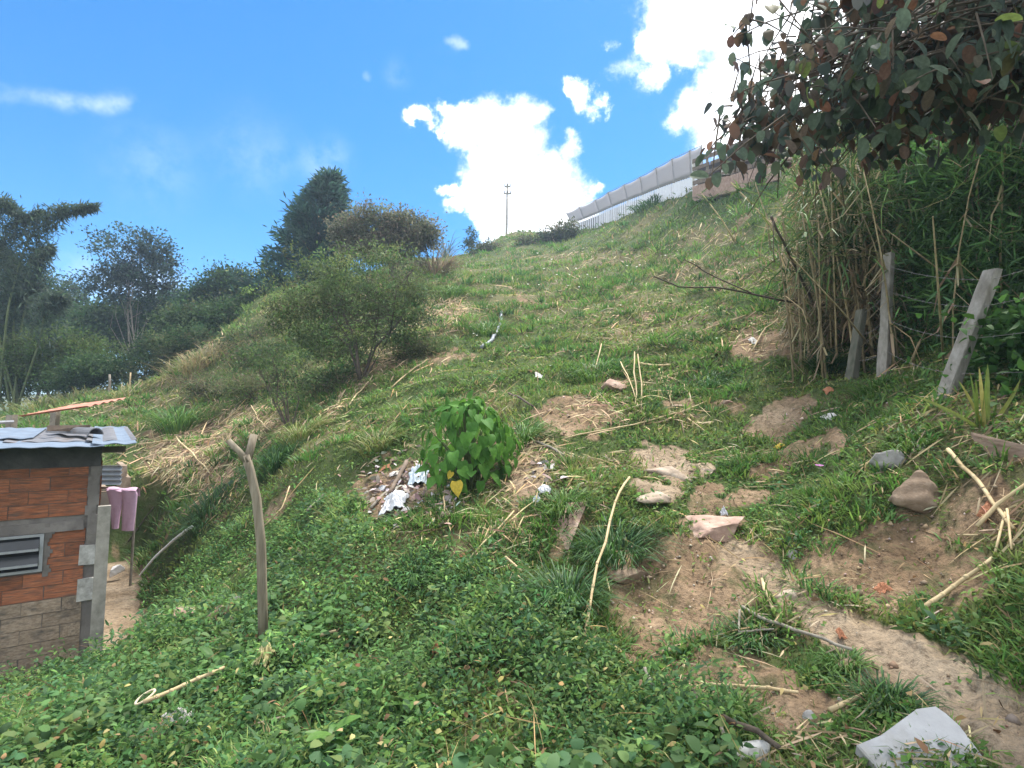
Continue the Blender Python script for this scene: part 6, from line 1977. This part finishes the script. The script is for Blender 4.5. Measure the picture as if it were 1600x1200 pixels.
# fallen and broken canes leaning at the foot
for i in range(34):
    x, y, e_ = thick_pt()
    if e_ > 1.6: continue
    z = float(height(x, y))
    d_ = np.array([RNG.normal(-.4, .5), RNG.normal(-.3, .4), RNG.uniform(.2, .9)])
    L_ = RNG.uniform(.8, 2.2)
    a = np.array([x, y, z]); mid = a + d_ * L_ * .5 + UP * .01; e2 = a + d_ * L_ - UP * .04 * L_
    mb = MB(); mb.tube([a, mid, e2], [.013, .011, .006], 5); part('cane', mb, M_CANED, th, smooth=True)
# long leaves on the canes: green above, dry and hanging below
ps_, ax_, nr__, L__, W__, c__ = [], [], [], [], [], []
for pts_ in cane_tops:
    pp = np.array(pts_)
    k = 30
    t_ = RNG.random(k) ** .7 * 4.98
    i0 = t_.astype(int)
    q = pp[i0] + (pp[i0 + 1] - pp[i0]) * (t_ - i0)[:, None]
    an = RNG.uniform(0, 6.283, k)
    dryf = RNG.random(k) < np.where(t_ < 3.2, .85, .22)
    a_ = np.stack([np.cos(an), np.sin(an), np.where(dryf, RNG.uniform(-2.2, -.5, k), RNG.uniform(-.3, .9, k))], -1)
    ps_.append(q); ax_.append(a_); nr__.append(np.stack([np.cos(an) * .3, np.sin(an) * .3, np.where(dryf, -.2, -.8)], -1))
    L__.append(RNG.uniform(.35, .85, k)); W__.append(RNG.uniform(.014, .034, k))
    c__.append(np.where(dryf[:, None], pal([(.32, .25, .14), (.24, .19, .11), (.40, .32, .19)], k), pal([(.045, .095, .03), (.06, .12, .035), (.09, .13, .04)], k)))
k = 1700
us = RNG.uniform(1250, 1620, k); vs_ = 150 + RNG.random(k) ** .8 * 260 + np.clip(1330 - us, 0, 90) * .8
Yk = RNG.uniform(6.8, 10.5, k)
ps_.append(np.array([P(a, b, c) for a, b, c in zip(us, vs_, Yk)]))
an = RNG.uniform(0, 6.283, k)
ax_.append(np.stack([np.cos(an) * .8, np.sin(an) * .8, RNG.uniform(-.9, 1.1, k)], -1)); nr__.append(np.stack([np.cos(an) * .3, np.sin(an) * .3, np.full(k, -.8)], -1))
L__.append(RNG.uniform(.3, .75, k)); W__.append(RNG.uniform(.014, .03, k))
c__.append(pal([(.10, .17, .06), (.13, .20, .065), (.16, .21, .075), (.08, .15, .065), (.28, .23, .13)], k))
lv = leaves(np.concatenate(ps_), np.concatenate(ax_), np.concatenate(nr__), np.concatenate(L__), np.concatenate(W__), np.concatenate(c__), 'blade')
o = link('foliage', mesh_np('foliage', lv[0] - tb, tris=lv[1], col=lv[2]), M_GRASS, th, kind='stuff')
# loose arching green canes left of the thicket, out in the grass
for (pts_, Ys_, lab) in [
    ([(1230, 640), (1225, 520), (1212, 330)], None, None)]:
    pass
for (u, v, uu, vv_, lab) in ((1205, 395, 1180, 285, 'arching cane shoot with green leaves, foremost on the upper slope'), (1150, 380, 1095, 300, 'arching cane shoot bending left near the plank fence'), (1245, 400, 1142, 285, 'arching cane shoot between the other two near the thicket')):
    a = G(u, v); Yc = a[1]
    sc_t = thing('cane_shoot', a, lab, 'cane shoot', 'cane shoots on the upper slope')
    e_ = P(uu, vv_, Yc - .5)
    mid = (a + e_) / 2 + UP * .12 * np.linalg.norm(e_ - a) * .2 + np.array([.10, 0, -.1])
    mb = MB(); mb.tube([a, mid, e_], [.03, .024, .012], 6); part('cane', mb, M_CANE, sc_t, smooth=True)
    k = 16
    t_ = RNG.random(k)
    q = mid[None] * (1 - t_[:, None]) + e_[None] * t_[:, None]
    an = RNG.uniform(0, 6.283, k)
    l_ = leaves(q, np.stack([np.cos(an), np.sin(an), RNG.uniform(-.3, .8, k)], -1), np.stack([np.cos(an) * .3, np.sin(an) * .3, np.full(k, -.8)], -1), RNG.uniform(.4, .9, k) * Yc / 14, RNG.uniform(.03, .06, k) * Yc / 14, pal([(.06, .12, .035), (.09, .14, .045)], k), 'blade')
    link('foliage', mesh_np('foliage', l_[0] - a, tris=l_[1], col=l_[2]), M_GRASS, sc_t)
# dark bushes in and behind the thicket
DK = [(.055, .12, .038), (.075, .155, .045), (.10, .19, .055), (.06, .12, .05)]
tree('dense_bush', 'dense dark green bush at the right edge behind the leaning post', 'bush', on_ground(7.3, 7.2), [blob(1560, 300, 6.6, 120, 130), blob(1600, 430, 6.4, 120, 110), blob(1500, 420, 7.2, 80, 100), blob(1640, 250, 6.6, 120, 120), blob(1520, 540, 6.9, 80, 50), blob(1470, 260, 7.4, 70, 80)],
     1250, 26, .22, .024, DK, .19, .05, M_BARK, stems=4, limbs=50, lo=.1, group='dark bushes of the thicket')
tree('dense_bush', 'dark green bush in the middle of the cane thicket', 'bush', on_ground(7.2, 10.0), [blob(1400, 300, 10, 110, 90), blob(1380, 420, 9.6, 80, 80), blob(1460, 380, 10, 80, 110), blob(1330, 360, 10.5, 60, 80)],
     700, 28, .25, .026, DK, .24, .05, M_BARK, stems=4, limbs=50, lo=.1, group='dark bushes of the thicket')
tree('dense_bush', 'tall dark bush rising behind the cane thicket', 'bush', on_ground(9.2, 13.0), [blob(1390, 190, 13, 120, 80), blob(1500, 160, 13, 120, 110), blob(1320, 250, 13, 60, 60), blob(1600, 150, 12, 120, 120)],
     620, 28, .30, .034, DK, .32, .07, M_BARK, stems=3, limbs=50, lo=.1, group='dark bushes of the thicket')
tree('dense_bush', 'low leafy bush right of the leaning post at the fence', 'bush', on_ground(4.9, 5.0), [blob(1610, 540, 5.0, 70, 70), blob(1560, 590, 5.3, 40, 40), blob(1650, 620, 4.6, 60, 60)],
     150, 18, .10, .055, [(.035, .09, .022), (.05, .12, .028)], .12, .02, M_TWIG, stems=4, limbs=20, lo=.1, group='dark bushes of the thicket', shape='oval')

# ------------------------------------------------------------------ overhanging big-leaved tree at the upper right
def overhang():
    base = on_ground(4.6, 2.9)
    t = thing('overhanging_tree', base, 'overhanging tree with large rusty and dark green leaves', 'tree')
    mb = MB()
    crotch = np.array([4.0, 3.1, 4.0])
    mb.tube([base - UP * .2, base + np.array([-.1, .05, 1.2]), crotch], [.14, .12, .09], 9)
    part('trunk', mb, M_BARK, t, smooth=True)
    ends = []
    specs = [((1092, 190), 3.2), ((1120, 40), 3.4), ((1150, 230), 3.4), ((1200, 120), 3.2), ((1250, -10), 3.0), ((1290, 190), 3.2), ((1350, 60), 2.9), ((1420, 150), 2.9), ((1500, 40), 2.7), ((1560, 130), 2.7), ((1130, -30), 3.3), ((1230, 240), 3.6), ((1380, 230), 3.1),
             ((1450, -60), 2.7), ((1320, -80), 2.9), ((1180, 20), 3.5), ((1600, 10), 2.5), ((1300, 110), 3.6), ((1400, 20), 3.4), ((1500, 140), 3.3),
             ((1160, 130), 3.6), ((1220, 60), 3.8), ((1210, 190), 3.0), ((1340, 150), 3.4), ((1270, 60), 3.3), ((1450, 90), 3.5), ((1550, 60), 3.3), ((1380, 120), 4.0), ((1180, 210), 3.9), ((1480, 10), 3.8), ((1140, 100), 3.9), ((1340, 10), 4.2), ((1590, 160), 3.1), ((1260, 150), 4.2),
             ((1100, 215), 4.4), ((1130, 180), 4.8), ((1170, 100), 5.0), ((1230, 210), 4.8), ((1290, 120), 5.2), ((1350, 210), 5.0), ((1420, 100), 5.0), ((1500, 130), 4.8), ((1210, 20), 5.0), ((1300, 30), 5.0), ((1400, -10), 5.0), ((1560, 60), 4.6), ((1150, 150), 4.2), ((1110, 235), 3.7), ((1180, 240), 4.6), ((1260, 235), 4.4), ((1095, 240), 3.9), ((1120, 215), 3.4), ((1150, 250), 3.9), ((1085, 205), 3.6), ((1215, 250), 3.9), ((1140, 130), 4.3), ((1300, 245), 4.1), ((1100, 180), 3.6), ((1125, 160), 3.8), ((1150, 190), 3.5), ((1175, 160), 4.2), ((1200, 180), 3.8), ((1160, 220), 4.2), ((1195, 230), 3.7), ((1225, 205), 4.3), ((1120, 225), 4.4), ((1400, 235), 3.6), ((1500, 190), 3.6), ((1340, 250), 3.8), ((1450, 210), 4.2), ((1750, -100), 3.0), ((1850, 60), 3.2), ((1720, -260), 3.4), ((1980, -60), 3.6), ((1900, -250), 3.4), ((2100, 100), 3.4), ((1680, 60), 3.3)]
    lpos = []
    for (uv_, Y_) in specs:
        e_ = P(*uv_, Y_)
        c1 = crotch * .66 + e_ * .34 + np.array([0, 0, .35]) + RNG.normal(0, .22, 3)
        c2 = crotch * .3 + e_ * .7 + np.array([0, 0, .22]) + RNG.normal(0, .18, 3)
        tt_ = np.linspace(0, 1, 9)
        pl_ = [(crotch * (1 - s) ** 3 + 3 * c1 * s * (1 - s) ** 2 + 3 * c2 * s * s * (1 - s) + e_ * s ** 3) for s in tt_]
        keep_ = [pl_[0]]
        for q in pl_[1:-2]:
            uq, vq, _ = UV(q)
            if uq < float(np.interp(vq, [-400, 0, 40, 100, 160, 200, 300], [1140, 1150, 1140, 1150, 1112, 1096, 1110])):
                break
            keep_.append(q)
        mb = MB(); mb.tube(keep_, list(np.linspace(.016, .004, len(keep_))), 6, cap=False); bob = part('branch', mb, M_TWIG, t, smooth=True)
        # side twigs
        for j in range(12):
            s = RNG.uniform(.3, .98)
            q0 = np.array([np.interp(s, tt_, [q[k] for q in pl_]) for k in range(3)])
            dd_ = RNG.normal(0, .2, 3) + np.array([-.05, 0, -.10])
            q1 = q0 + dd_
            uq, vq, _ = UV(q1)
            if uq < float(np.interp(vq, [-400, 0, 40, 100, 160, 200, 300], [1130, 1140, 1128, 1140, 1102, 1086, 1100])):
                continue
            m2 = MB(); m2.tube([q0, (q0 + q1) / 2 + UP * .02, q1], [.007, .005, .003], 4, cap=False)
            lpos.append((q0, q1, m2))
    twm = MB()
    for q0, q1, m2 in lpos:
        k = len(twm.v); twm.v += m2.v; twm.f += [tuple(i + k for i in f) for f in m2.f]
    part('twigs', twm, M_TWIG, t, kind='stuff')
    sites = []
    for q0, q1, _ in lpos:
        for j in range(RNG.integers(5, 10)):
            s = RNG.uniform(.1, 1.1)
            sites.append(q0 * (1 - s) + q1 * s + RNG.normal(0, .045, 3))
    sites = np.array(sites)
    # keep the sky edge clean: leaves only right of a rough outline
    u_, v_, d_ = UV(sites)
    lim = np.interp(v_, [-100, 0, 40, 100, 160, 200, 300], [1070, 1098, 1085, 1100, 1062, 1045, 1062])
    ok = (u_ > lim) & (v_ < 300) & (v_ < np.interp(u_, [1060, 1200, 1300, 1420, 1600], [285, 290, 285, 255, 215]))
    sites = sites[ok]
    gap = fbm(sites[:, 0] * 4.2 + sites[:, 1] * 1.7, sites[:, 2] * 4.2 - sites[:, 1] * 1.1, 611, 3)
    sites = sites[(gap > .385) & (RNG.random(len(sites)) < .92)]
    RNG.shuffle(sites)
    size = UV(sites)[2]
    order = np.argsort(size)            # the nearest leaves show largest
    sites = sites[order]
    st = [(0, (.055, .080, .066)), (.30, (.080, .115, .082)), (.60, (.11, .15, .10)), (.70, (.10, .085, .062)), (.82, (.115, .075, .055)), (.89, (.19, .09, .055)), (.93, (.08, .12, .04)), (1, (.16, .22, .06))]
    M_BIG = leafmat('big_leaf', .5, .6, .2, st, tint=.3)
    big = [leaf_mesh('leaf', L_, W_, 'round', M_BIG, c_) for (L_, W_, c_) in ((.145, .092, .15), (.135, .085, .35), (.125, .070, .25), (.155, .102, .05))]
    stv = []
    npart = 0
    for i, q in enumerate(sites):
        an = RNG.uniform(0, 6.283)
        ax = np.array([math.cos(an) * .55, math.sin(an) * .55, RNG.uniform(-1.5, -.1)])
        nr_ = np.array([math.cos(an), math.sin(an), RNG.uniform(.2, 1.2)]) + RNG.normal(0, .35, 3)
        sc = RNG.uniform(.42, .9)
        u1, v1, _ = UV(q)
        if npart < 300 and 1040 < u1 < 1610 and -10 < v1:
            place_leaf(big[i % 4], t, q - base, ax, nr_, sc); npart += 1
        else:
            stv.append((q - base, ax, nr_, sc * .14))
    if stv:
        c_ = np.array([s[0] for s in stv]); a_ = np.array([s[1] for s in stv]); n2_ = np.array([s[2] for s in stv]); l_ = np.array([s[3] for s in stv])
        lv_ = leaves(c_, a_, n2_, l_, l_ * .64, pal([(.06, .085, .07), (.08, .115, .082), (.095, .075, .06), (.13, .085, .06), (.09, .12, .085), (.07, .08, .075)], len(c_), .2), 'round')
        link('foliage', mesh_np('foliage', lv_[0], tris=lv_[1], col=lv_[2]), M_LEAF, t, kind='stuff')
    print('overhang leaves', len(sites), npart)
overhang()
